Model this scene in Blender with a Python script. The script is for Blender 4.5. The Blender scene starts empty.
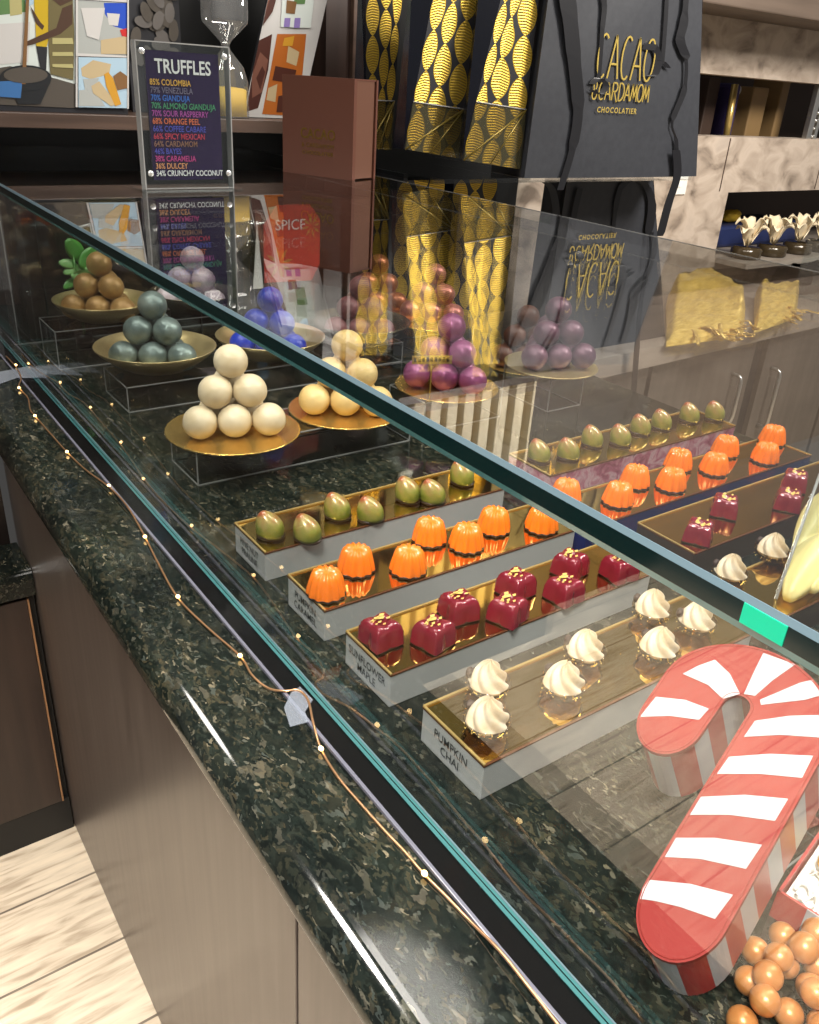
import bpy, bmesh, math, random
from mathutils import Vector, Matrix, noise
random.seed(7)
PI = math.pi
# ---------------------------------------------------------------- frame of reference
# Authoring units: 1 = height of the camera above the counter top. S metres per unit.
S = 0.36; ZC = 0.85
F = 842.32
RC = Matrix(((0.81708199, -0.57357238, 0.0582387), (-0.21965486, -0.40311418, -0.88839783), (0.5330373, 0.71310145, -0.45536529)))
CAM = Vector((0, 0, 1))
FLOOR = -ZC / S
def ray(u, v): return RC.transposed() @ Vector((u - 409.5, v - 512.0, F))
def onz(u, v, z): d = ray(u, v); return CAM + d * ((z - 1) / d.z)
def ony(u, v, y): d = ray(u, v); return CAM + d * (y / d.y)
def onx(u, v, x): d = ray(u, v); return CAM + d * (x / d.x)
def W(p): return Vector((p[0] * S, p[1] * S, ZC + p[2] * S))
COL = bpy.context.scene.collection

# ---------------------------------------------------------------- materials
MATS = {}
def new_mat(name):
    m = bpy.data.materials.new(name); m.use_nodes = True; MATS[name] = m
    return m, m.node_tree.nodes, m.node_tree.links, m.node_tree.nodes['Principled BSDF']
def P(name, col, rough=.5, metal=0., spec=.5, coat=0., sss=0., trans=0.):
    m, n, l, b = new_mat(name)
    b.inputs['Base Color'].default_value = (*col, 1); b.inputs['Roughness'].default_value = rough
    b.inputs['Metallic'].default_value = metal; b.inputs['Specular IOR Level'].default_value = spec
    b.inputs['Coat Weight'].default_value = coat; b.inputs['Coat Roughness'].default_value = .08
    if sss: b.inputs['Subsurface Weight'].default_value = sss; b.inputs['Subsurface Radius'].default_value = (.004, .003, .002)
    return m
def nd(n, t, **kw):
    x = n.new(t)
    for k, v in kw.items(): setattr(x, k, v)
    return x
def ramp(n, stops, interp='LINEAR'):
    r = n.new('ShaderNodeValToRGB'); r.color_ramp.interpolation = interp
    e = r.color_ramp.elements
    while len(e) > 1: e.remove(e[-1])
    e[0].position, e[0].color = stops[0][0], (*stops[0][1], 1)
    for p, c in stops[1:]: k = e.new(p); k.color = (*c, 1)
    return r
def mottled(name, stops, scale=8, rough=.5, metal=0., stretch=(1, 1, 1), detail=6, bump=0., spec=.5, coat=0., dist=0., coords='Object', bscale=None):
    m, n, l, b = new_mat(name)
    tc = n.new('ShaderNodeTexCoord'); mp = n.new('ShaderNodeMapping'); mp.inputs['Scale'].default_value = stretch
    nz = n.new('ShaderNodeTexNoise'); nz.inputs['Scale'].default_value = scale; nz.inputs['Detail'].default_value = detail; nz.inputs['Distortion'].default_value = dist
    r = ramp(n, stops)
    l.new(tc.outputs[coords], mp.inputs[0]); l.new(mp.outputs[0], nz.inputs['Vector']); l.new(nz.outputs['Fac'], r.inputs[0]); l.new(r.outputs[0], b.inputs['Base Color'])
    b.inputs['Roughness'].default_value = rough; b.inputs['Metallic'].default_value = metal; b.inputs['Specular IOR Level'].default_value = spec; b.inputs['Coat Weight'].default_value = coat
    if bump:
        nb = nz
        if bscale:
            nb = n.new('ShaderNodeTexNoise'); nb.inputs['Scale'].default_value = bscale; nb.inputs['Detail'].default_value = 4; l.new(mp.outputs[0], nb.inputs['Vector'])
        bp = n.new('ShaderNodeBump'); bp.inputs['Strength'].default_value = bump; bp.inputs['Distance'].default_value = .003
        l.new(nb.outputs['Fac'], bp.inputs['Height']); l.new(bp.outputs[0], b.inputs['Normal'])
    return m
def glass(name, tint=(.93, .97, .96), r0=.04, rough=.0, film=0., filmcol=(.8, .8, .8)):
    """sheet glass: straight-through transmission plus Fresnel (Schlick) mirror reflection on either face"""
    m, n, l, b = new_mat(name); n.remove(b); out = n['Material Output']
    t = n.new('ShaderNodeBsdfTransparent'); t.inputs[0].default_value = (*tint, 1)
    g = n.new('ShaderNodeBsdfGlossy'); g.inputs['Roughness'].default_value = rough; g.inputs['Color'].default_value = (1, 1, 1, 1)
    lw = n.new('ShaderNodeLayerWeight'); lw.inputs['Blend'].default_value = .5
    pw = nd(n, 'ShaderNodeMath', operation='POWER'); pw.inputs[1].default_value = 5
    ma = nd(n, 'ShaderNodeMath', operation='MULTIPLY_ADD'); ma.inputs[1].default_value = 1 - r0; ma.inputs[2].default_value = r0
    mx = n.new('ShaderNodeMixShader')
    l.new(lw.outputs['Facing'], pw.inputs[0]); l.new(pw.outputs[0], ma.inputs[0]); l.new(ma.outputs[0], mx.inputs[0])
    l.new(g.outputs[0], mx.inputs[2])
    if film:
        d = n.new('ShaderNodeBsdfDiffuse'); d.inputs[0].default_value = (*filmcol, 1)
        m2 = n.new('ShaderNodeMixShader'); m2.inputs[0].default_value = film
        l.new(t.outputs[0], m2.inputs[1]); l.new(d.outputs[0], m2.inputs[2]); l.new(m2.outputs[0], mx.inputs[1])
    else: l.new(t.outputs[0], mx.inputs[1])
    l.new(mx.outputs[0], out.inputs['Surface'])
    return m

def granite_mat():
    m, n, l, b = new_mat('granite')
    tc = n.new('ShaderNodeNewGeometry'); mp = n.new('ShaderNodeMapping'); mp.inputs['Scale'].default_value = (1.0, .55, 1.0)
    mp.inputs['Rotation'].default_value = (0, 0, .6)
    l.new(tc.outputs['Position'], mp.inputs[0])
    wn = n.new('ShaderNodeTexNoise'); wn.inputs['Scale'].default_value = 150; wn.inputs['Detail'].default_value = 4
    l.new(mp.outputs[0], wn.inputs['Vector'])
    add = nd(n, 'ShaderNodeMixRGB', blend_type='LINEAR_LIGHT'); add.inputs[0].default_value = .008
    l.new(mp.outputs[0], add.inputs[1]); l.new(wn.outputs['Color'], add.inputs[2])
    def flecks(scale, stops):
        v = n.new('ShaderNodeTexVoronoi'); v.inputs['Scale'].default_value = scale
        l.new(add.outputs[0], v.inputs['Vector']); sp = n.new('ShaderNodeSeparateColor'); l.new(v.outputs['Color'], sp.inputs[0])
        r = ramp(n, stops); l.new(sp.outputs[0], r.inputs[0]); return r, sp
    r, sp = flecks(430, [(0, (.003, .0045, .004)), (.5, (.007, .010, .009)), (.72, (.016, .022, .019)), (.84, (.032, .032, .022)), (.92, (.05, .042, .026)), (.965, (.045, .058, .058)), (1, (.20, .175, .13))])
    r3, sp3 = flecks(210, [(0, (.003, .0045, .004)), (.62, (.007, .011, .009)), (.84, (.018, .020, .015)), (.94, (.034, .031, .02)), (1, (.085, .08, .066))])
    ml = nd(n, 'ShaderNodeMixRGB', blend_type='MIX'); ml.inputs[0].default_value = .45
    l.new(r.outputs[0], ml.inputs[1]); l.new(r3.outputs[0], ml.inputs[2])
    big = n.new('ShaderNodeTexNoise'); big.inputs['Scale'].default_value = 22; big.inputs['Detail'].default_value = 6
    l.new(mp.outputs[0], big.inputs['Vector'])
    r2 = ramp(n, [(.36, (.45, .50, .50)), (.64, (1.35, 1.25, 1.1))])
    l.new(big.outputs['Fac'], r2.inputs[0])
    mu = nd(n, 'ShaderNodeMixRGB', blend_type='MULTIPLY'); mu.inputs[0].default_value = 1
    l.new(ml.outputs[0], mu.inputs[1]); l.new(r2.outputs[0], mu.inputs[2])
    l.new(mu.outputs[0], b.inputs['Base Color'])
    b.inputs['Roughness'].default_value = .09; b.inputs['Specular IOR Level'].default_value = .5
granite_mat()

def planks_mat(name, cols, w, mortar, rough, pos_scale=1., offset=(0, 0, 0)):
    m, n, l, b = new_mat(name)
    g = n.new('ShaderNodeNewGeometry'); mp = n.new('ShaderNodeMapping'); mp.inputs['Location'].default_value = offset
    l.new(g.outputs['Position'], mp.inputs[0])
    br = n.new('ShaderNodeTexBrick'); br.inputs['Scale'].default_value = 1; br.inputs['Brick Width'].default_value = 1.1; br.inputs['Row Height'].default_value = w
    br.inputs['Mortar Size'].default_value = .0022; br.inputs['Mortar Smooth'].default_value = .2; br.inputs['Bias'].default_value = 0
    br.inputs['Color1'].default_value = (*cols[0], 1); br.inputs['Color2'].default_value = (*cols[1], 1); br.inputs['Mortar'].default_value = (*mortar, 1)
    br.offset = .37
    l.new(mp.outputs[0], br.inputs['Vector'])
    m2 = n.new('ShaderNodeMapping'); m2.inputs['Scale'].default_value = (1.2, 9, 1); l.new(g.outputs['Position'], m2.inputs[0])
    nz = n.new('ShaderNodeTexNoise'); nz.inputs['Scale'].default_value = 9; nz.inputs['Detail'].default_value = 8; nz.inputs['Distortion'].default_value = .6
    l.new(m2.outputs[0], nz.inputs['Vector'])
    r = ramp(n, [(.3, (.52, .47, .42)), (.5, (.92, .9, .88)), (.7, (1.1, 1.08, 1.05))]); l.new(nz.outputs['Fac'], r.inputs[0])
    mu = nd(n, 'ShaderNodeMixRGB', blend_type='MULTIPLY'); mu.inputs[0].default_value = 1
    l.new(br.outputs['Color'], mu.inputs[1]); l.new(r.outputs[0], mu.inputs[2]); l.new(mu.outputs[0], b.inputs['Base Color'])
    b.inputs['Roughness'].default_value = rough
planks_mat('floor_planks', ((.62, .53, .41), (.50, .42, .32)), .40 * S, (.16, .13, .10), .45, offset=(.1, -2.56 * S, 0))

def leaf_mat():
    """black film printed with chains of gold ribbed leaves; u across, v along"""
    m, n, l, b = new_mat('gold_leaf_print')
    uv = n.new('ShaderNodeUVMap'); sx = n.new('ShaderNodeSeparateXYZ'); l.new(uv.outputs[0], sx.inputs[0])
    def M(op, a, bb=None, c=None):
        x = nd(n, 'ShaderNodeMath', operation=op)
        for i, q in enumerate((a, bb, c)):
            if q is None: continue
            if isinstance(q, (int, float)): x.inputs[i].default_value = q
            else: l.new(q, x.inputs[i])
        return x.outputs[0]
    fl = M('FLOOR', sx.outputs[0]); fu = M('SUBTRACT', M('SUBTRACT', sx.outputs[0], fl), .5)
    vv = M('ADD', sx.outputs[1], M('MULTIPLY', fl, .36))
    sn = M('ABSOLUTE', M('SINE', M('MULTIPLY', vv, PI)))
    prof = M('MULTIPLY', M('POWER', sn, .62), .5)
    d = M('SUBTRACT', prof, M('ABSOLUTE', fu))
    mask = M('GREATER_THAN', d, 0.0)
    ribs = M('SINE', M('ADD', M('MULTIPLY', vv, 96), M('MULTIPLY', M('ABSOLUTE', fu), 9)))
    rim = M('LESS_THAN', d, .05)
    vein = M('MULTIPLY', ribs, M('SUBTRACT', 1, rim))
    line = M('MAXIMUM', M('MULTIPLY_ADD', M('GREATER_THAN', vein, -.3), .6, .4), rim)
    fac = M('MULTIPLY', mask, line)
    mx = n.new('ShaderNodeMixRGB'); mx.inputs[1].default_value = (.012, .012, .014, 1); mx.inputs[2].default_value = (.60, .40, .05, 1)
    l.new(fac, mx.inputs[0]); l.new(mx.outputs[0], b.inputs['Base Color'])
    l.new(M('MULTIPLY', fac, .85), b.inputs['Metallic'])
    b.inputs['Roughness'].default_value = .42
    bp = n.new('ShaderNodeBump'); bp.inputs['Strength'].default_value = .3; bp.inputs['Distance'].default_value = .002
    l.new(vein, bp.inputs['Height']); l.new(bp.outputs[0], b.inputs['Normal'])
leaf_mat()

glass('case_glass', (.965, .98, .975), .055); glass('acrylic', (.93, .95, .95), .045); glass('cellophane', (.72, .70, .55), .06, .1, film=.05, filmcol=(.4, .36, .2)); glass('tape_film', (.9, .92, .95), .08, .15, film=.13, filmcol=(.6, .65, .75))
glass('cup_clear', (.74, .66, .52), .06, .03); glass('hourglass_glass', (.88, .88, .87), .09, .02, film=.08, filmcol=(.75, .75, .75))
P('glass_edge_dark', (.002, .010, .010), .08, 0, .5, .2); P('glass_edge_teal', (.05, .16, .165), .12, 0, .8, .6); P('glass_edge_pale', (.10, .15, .18), .4, 0, .4)
P('acrylic_edge', (.26, .26, .255), .2, 0, .6)
P('black_gloss', (.004, .004, .004), .06, 0, .35); P('black_plastic', (.010, .010, .011), .35); P('clear_strip', (.11, .11, .14), .12, 0, .7)
P('black_wall', (.007, .007, .007), .28, 0, .4)
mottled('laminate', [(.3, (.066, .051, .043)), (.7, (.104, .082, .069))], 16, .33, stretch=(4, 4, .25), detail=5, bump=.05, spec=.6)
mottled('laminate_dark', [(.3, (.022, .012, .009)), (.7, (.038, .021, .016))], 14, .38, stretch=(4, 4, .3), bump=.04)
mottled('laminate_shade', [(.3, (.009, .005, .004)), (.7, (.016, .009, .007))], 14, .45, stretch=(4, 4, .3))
mottled('shelf_wood', [(.3, (.045, .026, .018)), (.7, (.085, .05, .035))], 12, .4, stretch=(.4, 5, 5))
mottled('taupe_wood', [(.3, (.20, .165, .135)), (.7, (.33, .285, .24))], 7, .42, stretch=(.6, 4, 4), detail=8)
mottled('door_grey', [(.3, (.075, .062, .05)), (.7, (.11, .093, .077))], 10, .42, stretch=(4, 4, .4))
mottled('stone_tile', [(.28, (.13, .098, .075)), (.42, (.33, .265, .21)), (.58, (.46, .38, .31)), (.8, (.36, .30, .25))], 11, .55, detail=9, stretch=(1, 1, 1.5), dist=.7, bump=.05)
mottled('soffit_wood', [(.3, (.07, .05, .037)), (.7, (.11, .08, .06))], 9, .5, stretch=(.4, 4, 4))
P('copper_edge', (.45, .25, .13), .35, .6); P('toe_black', (.006, .006, .006), .6)
P('copper_wire', (.75, .42, .22), .3, .9)
m, n, l, b = new_mat('led'); b.inputs['Base Color'].default_value = (1, .8, .5, 1); b.inputs['Emission Color'].default_value = (1, .62, .22, 1); b.inputs['Emission Strength'].default_value = 5
P('green_label', (.0, .42, .24), .4)
mottled('gold_mirror', [(.3, (.62, .40, .09)), (.7, (.70, .47, .13))], 5, .045, 1.0); P('gold_edge', (.55, .38, .14), .25, .6); P('amber_edge', (.085, .03, .012), .2)
mottled('gold_card', [(.3, (.68, .42, .10)), (.7, (.80, .54, .17))], 30, .22, .85, bump=.04)
mottled('brass_bowl', [(.3, (.50, .39, .18)), (.7, (.64, .51, .26))], 26, .34, .8, bump=.03)
mottled('smoke_bowl', [(.3, (.16, .13, .09)), (.7, (.22, .19, .13))], 26, .25, .85)
mottled('frosted_acrylic', [(.3, (.33, .335, .33)), (.7, (.40, .405, .40))], 5, .3, spec=.5)
mottled('pink_marbled', [(.3, (.16, .03, .07)), (.45, (.35, .10, .17)), (.6, (.5, .32, .37)), (.75, (.12, .03, .07))], 55, .25, dist=1.2)
P('navy_face', (.012, .02, .10), .25); P('umber_face', (.035, .022, .015), .3)
P('ink', (.025, .025, .03), .5)
# confections
def choc(name, c1, c2, scale=40, rough=.4, metal=0., coat=0., bump=.12, sss=0.):
    m = mottled(name, [(.32, c1), (.68, c2)], scale, rough, metal, bump=bump, coat=coat, bscale=90)
    return m
choc('truffle_bronze', (.24, .13, .04), (.42, .26, .09), 34, .42, .25)
choc('truffle_sage', (.075, .11, .105), (.22, .28, .26), 45, .36, .35, bump=.4)
choc('truffle_ivory', (.62, .49, .30), (.76, .66, .48), 34, .42)
choc('truffle_lilac', (.42, .33, .38), (.72, .64, .66), 30, .4, .1)
choc('truffle_blue', (.008, .02, .30), (.015, .05, .52), 30, .35, 0)
choc('truffle_mauve', (.12, .04, .045), (.24, .09, .09), 60, .5, 0, bump=.5)
choc('truffle_copper', (.20, .055, .02), (.42, .14, .06), 40, .33, .5)
choc('truffle_rose', (.33, .10, .075), (.55, .22, .17), 40, .33, .45)
choc('truffle_cream', (.68, .46, .17), (.80, .60, .28), 22, .42)
choc('truffle_orchid', (.20, .04, .12), (.40, .12, .27), 30, .36, .25)
choc('truffle_cocoa', (.055, .018, .010), (.13, .045, .022), 40, .5)
choc('truffle_plum', (.085, .03, .055), (.20, .09, .13), 40, .38, .25)
choc('pearl_caramel', (.42, .15, .035), (.62, .27, .085), 60, .33, .25, bump=.03)
P('dark_chocolate', (.022, .008, .004), .4)
def green_pod_mat():
    m, n, l, b = new_mat('pod_green')
    tc = n.new('ShaderNodeTexCoord'); nz = n.new('ShaderNodeTexNoise'); nz.inputs['Scale'].default_value = 60; nz.inputs['Detail'].default_value = 4
    l.new(tc.outputs['Object'], nz.inputs['Vector'])
    sx = n.new('ShaderNodeSeparateXYZ'); l.new(tc.outputs['Object'], sx.inputs[0])
    a = nd(n, 'ShaderNodeMath', operation='MULTIPLY_ADD'); a.inputs[1].default_value = 36; a.inputs[2].default_value = -.16; l.new(sx.outputs[2], a.inputs[0])
    s = nd(n, 'ShaderNodeMath', operation='ADD'); l.new(a.outputs[0], s.inputs[0])
    k = nd(n, 'ShaderNodeMath', operation='MULTIPLY_ADD'); k.inputs[1].default_value = 1.5; k.inputs[2].default_value = -.72; l.new(nz.outputs['Fac'], k.inputs[0]); l.new(k.outputs[0], s.inputs[1])
    r = ramp(n, [(.0, (.13, .16, .02)), (.28, (.25, .25, .045)), (.48, (.34, .26, .08)), (.70, (.34, .09, .035))]); l.new(s.outputs[0], r.inputs[0])
    l.new(r.outputs[0], b.inputs['Base Color']); b.inputs['Roughness'].default_value = .3; b.inputs['Metallic'].default_value = .15; b.inputs['Coat Weight'].default_value = .4
green_pod_mat()
P('orange_shell', (.92, .20, .012), .22, 0, .5, .5, .1); P('maroon_shell', (.19, .008, .022), .18, .15, .6, .6)
P('gold_flake', (.95, .66, .20), .3, .35); mottled('cream', [(.35, (.48, .36, .22)), (.6, (.64, .57, .46))], 60, .55)
P('nib', (.03, .012, .008), .6)
P('cane_red', (.22, .012, .009), .55, 0, .25, 0); P('cane_white', (.37, .37, .39), .45); P('cane_red_dark', (.33, .02, .018), .4)
P('paper_white', (.78, .78, .74), .6); P('candy_yellow', (.85, .48, .02), .35)
P('pod_yellow', (.62, .53, .22), .42, 0, .5, .1, .1)
P('box_brown', (.095, .030, .016), .5, .05); P('box_brown_side', (.125, .055, .034), .4, .15); P('gold_ink', (.30, .19, .03), .3, .8)
P('gold_foil', (.90, .66, .16), .3, .75)
mottled('bag_paper', [(.3, (.019, .0205, .026)), (.7, (.025, .027, .033))], 90, .5, bump=.03); P('ribbon', (.006, .006, .008), .38)
P('film_navy', (.004, .005, .010), .25, 0, .4); P('film_gold_dark', (.16, .115, .02), .3, .6)
P('steel', (.62, .61, .58), .28, .95); P('white_plate', (.72, .70, .66), .4)
mottled('organza_gold', [(.3, (.55, .36, .06)), (.7, (.88, .64, .19))], 40, .36, .3, stretch=(1, 6, 3), bump=.35)
mottled('organza_brown', [(.3, (.13, .085, .05)), (.7, (.33, .25, .17))], 14, .5, .1, stretch=(1, 2, 9), bump=.3)
P('ribbon_gold', (.66, .45, .13), .35, .5)
mottled('petal_cream', [(.3, (.66, .52, .32)), (.7, (.84, .74, .54))], 20, .55); P('jar_dark', (.05, .035, .018), .15, .2)
P('leaf_green', (.05, .22, .03), .35); P('leaf_pale', (.17, .38, .12), .35)
P('navy_card', (.018, .008, .045), .25); P('bolt', (.80, .80, .80), .22, .7)
TXT = {'white': (.85, .85, .85), 'gold': (.75, .42, .05), 'grey': (.16, .14, .22), 'azure': (.02, .16, .62), 'green': (.05, .32, .14), 'magenta': (.42, .06, .36), 'orange': (.72, .16, .05), 'blue': (.06, .07, .48), 'red': (.55, .03, .07), 'tan': (.28, .13, .07), 'pink': (.55, .04, .25), 'peach': (.75, .33, .12)}
for k, c in TXT.items(): P('text_' + k, tuple(x * .8 for x in c), .5)
PR = {'sky': (.45, .62, .75), 'pale': (.72, .78, .74), 'foliage': (.13, .25, .09), 'straw': (.50, .45, .20), 'yellow': (.62, .42, .02), 'skin': (.085, .045, .028), 'khaki': (.17, .14, .06), 'cauldron': (.02, .022, .025), 'soil': (.10, .085, .07), 'bluebag': (.05, .17, .42), 'lightgrey': (.45, .47, .45), 'sand': (.58, .45, .26), 'ochre': (.66, .33, .03), 'brown': (.24, .12, .045), 'almond': (.15, .135, .125), 'almond_dark': (.03, .026, .026), 'offwhite': (.66, .64, .62), 'choc': (.085, .025, .016), 'choc_light': (.22, .09, .06), 'violet': (.28, .20, .5), 'rust': (.5, .14, .02), 'cobalt': (.02, .08, .55), 'red': (.60, .03, .03), 'spice_red': (.62, .045, .03), 'spice_gold': (.62, .28, .06), 'charcoal': (.03, .03, .035), 'cyanblue': (.16, .36, .55)}
for k, c in PR.items(): P('print_' + k, tuple(x * .78 for x in c), .35)
P('sand_yellow', (.62, .40, .03), .7); P('purple_cloth', (.03, .018, .09), .8); P('cardboard', (.23, .14, .055), .6); P('umber', (.05, .028, .018), .6); P('blue_tub', (.015, .025, .09), .4)
P('tag_gold', (.55, .38, .12), .3, .6)

# ---------------------------------------------------------------- mesh builder (authoring units -> metres, local to `base`)
GXF = None
class MB:
    def __init__(s): s.v = []; s.f = []; s.mi = []; s.mats = []; s.sm = []; s.uv = {}
    def mat(s, name):
        if name not in s.mats: s.mats.append(name)
        return s.mats.index(name)
    def add(s, vs, fs, mat, smooth=False, uvs=None):
        o = len(s.v); s.v += [Vector(q) for q in vs]; k = s.mat(mat)
        for i, f in enumerate(fs):
            if uvs: s.uv[len(s.f)] = uvs[i]
            s.f.append([o + j for j in f]); s.mi.append(k); s.sm.append(smooth)
    def from_bm(s, bm, mat, smooth=False):
        bm.verts.index_update(); s.add([v.co.copy() for v in bm.verts], [[v.index for v in f.verts] for f in bm.faces], mat, smooth); bm.free()
    def box(s, a, b, mat, bevel=0., seg=2, rot=None, org=None):
        bm = bmesh.new(); bmesh.ops.create_cube(bm, size=1)
        a = Vector(a); b = Vector(b); c = (a + b) / 2; d = b - a
        for v in bm.verts: v.co = Vector((v.co.x * d.x, v.co.y * d.y, v.co.z * d.z)) + c
        if bevel: bmesh.ops.bevel(bm, geom=list(bm.edges), offset=bevel, segments=seg, profile=.5, affect='EDGES')
        if rot: bmesh.ops.rotate(bm, verts=bm.verts, cent=org or c, matrix=rot)
        s.from_bm(bm, mat, False)
    def prism(s, pts, z0, z1, mat, side=None, bevel=0.):
        n = len(pts); vs = [(p[0], p[1], z0) for p in pts] + [(p[0], p[1], z1) for p in pts]
        s.add(vs, [list(range(n))[::-1], list(range(n, 2 * n))], mat)
        s.add(vs, [[i, (i + 1) % n, n + (i + 1) % n, n + i] for i in range(n)], side or mat)
    def hexa(s, front, back, mat):
        """solid between two polygons (front and back loops in same order)"""
        n = len(front); vs = list(front) + list(back)
        s.add(vs, [list(range(n)), list(range(n, 2 * n))[::-1]] + [[i, n + i, n + (i + 1) % n, (i + 1) % n] for i in range(n)], mat)
    def lathe(s, prof, mat, seg=40, c=(0, 0, 0), smooth=True, fn=None):
        vs = []; n = len(prof)
        for i in range(seg):
            a = 2 * PI * i / seg
            for r, z in prof:
                k = fn(a, r, z) if fn else (r, z)
                vs.append((c[0] + k[0] * math.cos(a), c[1] + k[0] * math.sin(a), c[2] + k[1]))
        fs = [[i * n + j, ((i + 1) % seg) * n + j, ((i + 1) % seg) * n + j + 1, i * n + j + 1] for i in range(seg) for j in range(n - 1)]
        s.add(vs, fs, mat, smooth)
    def tube(s, pts, r, mat, seg=8, flat=1.):
        pts = [Vector(p) for p in pts]; vs = []; n = len(pts); up = Vector((0, 0, 1)); prev = None
        for i, p in enumerate(pts):
            t = (pts[min(i + 1, n - 1)] - pts[max(i - 1, 0)]).normalized()
            a = prev if prev else (up if abs(t.z) < .95 else Vector((1, 0, 0)))
            a = (a - t * a.dot(t)).normalized(); prev = a; bb = t.cross(a)
            rr = r[i] if isinstance(r, (list, tuple)) else r
            for k in range(seg): th = 2 * PI * k / seg; vs.append(p + a * (rr * math.cos(th) * flat) + bb * (rr * math.sin(th)))
        fs = [[i * seg + k, i * seg + (k + 1) % seg, (i + 1) * seg + (k + 1) % seg, (i + 1) * seg + k] for i in range(n - 1) for k in range(seg)]
        fs += [list(range(seg))[::-1], [(n - 1) * seg + k for k in range(seg)]]
        s.add(vs, fs, mat, True)
    def ball(s, c, r, mat, sub=3, scale=(1, 1, 1), bump=0., seed=0, fn=None):
        bm = bmesh.new(); bmesh.ops.create_icosphere(bm, subdivisions=sub, radius=1)
        for v in bm.verts:
            q = v.co.copy(); k = 1 + bump * noise.noise(q * 2.2 + Vector((seed * 7.3, 0, 0)))
            w = Vector((q.x * scale[0], q.y * scale[1], q.z * scale[2])) * r * k
            if fn: w = fn(q, w)
            v.co = w + Vector(c)
        s.from_bm(bm, mat, True)
    def sheet(s, grid, mat, thick=0., smooth=True, nrm=None):
        nu = len(grid); nv = len(grid[0]); vs = [Vector(p) for row in grid for p in row]
        fs = [[i * nv + j, (i + 1) * nv + j, (i + 1) * nv + j + 1, i * nv + j + 1] for i in range(nu - 1) for j in range(nv - 1)]
        if not thick: s.add(vs, fs, mat, smooth); return
        N = Vector(nrm).normalized() * thick if nrm else Vector((0, 0, thick)); o = len(vs)
        v2 = vs + [q + N for q in vs]; f2 = fs + [[k + o for k in f][::-1] for f in fs]
        rim = [(i, 0) for i in range(nu)] + [(nu - 1, j) for j in range(1, nv)] + [(i, nv - 1) for i in range(nu - 2, -1, -1)] + [(0, j) for j in range(nv - 2, 0, -1)]
        ids = [i * nv + j for i, j in rim]
        f2 += [[ids[k], ids[(k + 1) % len(ids)], ids[(k + 1) % len(ids)] + o, ids[k] + o] for k in range(len(ids))]
        s.add(v2, f2, mat, smooth)
    def stroke(s, pts, w, fr, mat, off=.0008):
        """flat ribbon of width w along 2D points; fr maps (u,v,d)->3D"""
        pts = [Vector((p[0], p[1])) for p in pts]; n = len(pts); L = []; R = []
        for i, p in enumerate(pts):
            t = (pts[min(i + 1, n - 1)] - pts[max(i - 1, 0)]).normalized(); q = Vector((-t.y, t.x)) * w / 2
            L.append(p + q); R.append(p - q)
        a = [fr(p.x, p.y, off) for p in L]; b = [fr(p.x, p.y, off) for p in R]
        c = [fr(p.x, p.y, off * .2) for p in L]; d = [fr(p.x, p.y, off * .2) for p in R]
        vs = a + b + c + d
        fs = [[i, i + 1, n + i + 1, n + i] for i in range(n - 1)] + [[i, 2 * n + i, 2 * n + i + 1, i + 1] for i in range(n - 1)] + [[n + i, n + i + 1, 3 * n + i + 1, 3 * n + i] for i in range(n - 1)]
        fs += [[0, n, 3 * n, 2 * n], [n - 1, 3 * n - 1, 4 * n - 1, 2 * n - 1]]
        s.add(vs, fs, mat)
    def patch(s, pts, fr, mat, off=.001):
        s.add([fr(u, v, off) for u, v in pts], [list(range(len(pts)))], mat)
    def build(s, name, parent=None, base=None, label=None, fixn=True):
        if GXF: s.v = [GXF(v) for v in s.v]
        B = (GXF(Vector(base)) if GXF else Vector(base)) if base is not None else (parent_base(parent) if parent else Vector((0, 0, 0)))
        me = bpy.data.meshes.new(name)
        me.from_pydata([tuple((v - B) * S) for v in s.v], [], s.f)
        for mn in s.mats: me.materials.append(MATS[mn])
        for p, k, sm in zip(me.polygons, s.mi, s.sm): p.material_index = k; p.use_smooth = sm
        if s.uv:
            ul = me.uv_layers.new(name='UVMap')
            for p in me.polygons:
                u = s.uv.get(p.index)
                if u:
                    for li, q in zip(p.loop_indices, u): ul.data[li].uv = q
        me.validate()
        if fixn:
            bm = bmesh.new(); bm.from_mesh(me); bmesh.ops.recalc_face_normals(bm, faces=bm.faces); bm.to_mesh(me); bm.free()
        o = bpy.data.objects.new(name, me); COL.objects.link(o)
        if parent: o.parent = parent
        else: o.location = W(B)
        if label: o['label'] = label
        return o
def parent_base(p):
    while p.parent: p = p.parent
    l = p.location; return Vector((l.x / S, l.y / S, (l.z - ZC) / S))
def tag(o, label, cat, group=None):
    o['label'] = label; o['category'] = cat
    if group: o['group'] = group
    return o
def thing(name, label, cat, base, rotz=0, group=None):
    o = bpy.data.objects.new(name, None); COL.objects.link(o); o.location = W(GXF(Vector(base)) if GXF else base); o.rotation_euler = (0, 0, rotz); o.empty_display_size = .02
    return tag(o, label, cat, group)
def struct(o): o['kind'] = 'structure'; return o
def dup(root, base, rotz=0, label=None, group=None, tilt=None):
    def rec(o, par):
        c = o.copy(); COL.objects.link(c)
        if par: c.parent = par
        for ch in list(o.children): rec(ch, c)
        return c
    r = rec(root, None); r.location = W(base); r.rotation_euler = (tilt[0], tilt[1], rotz) if tilt else (0, 0, rotz)
    if label: r['label'] = label
    if group: r['group'] = group
    return r
_dg = None
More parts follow.
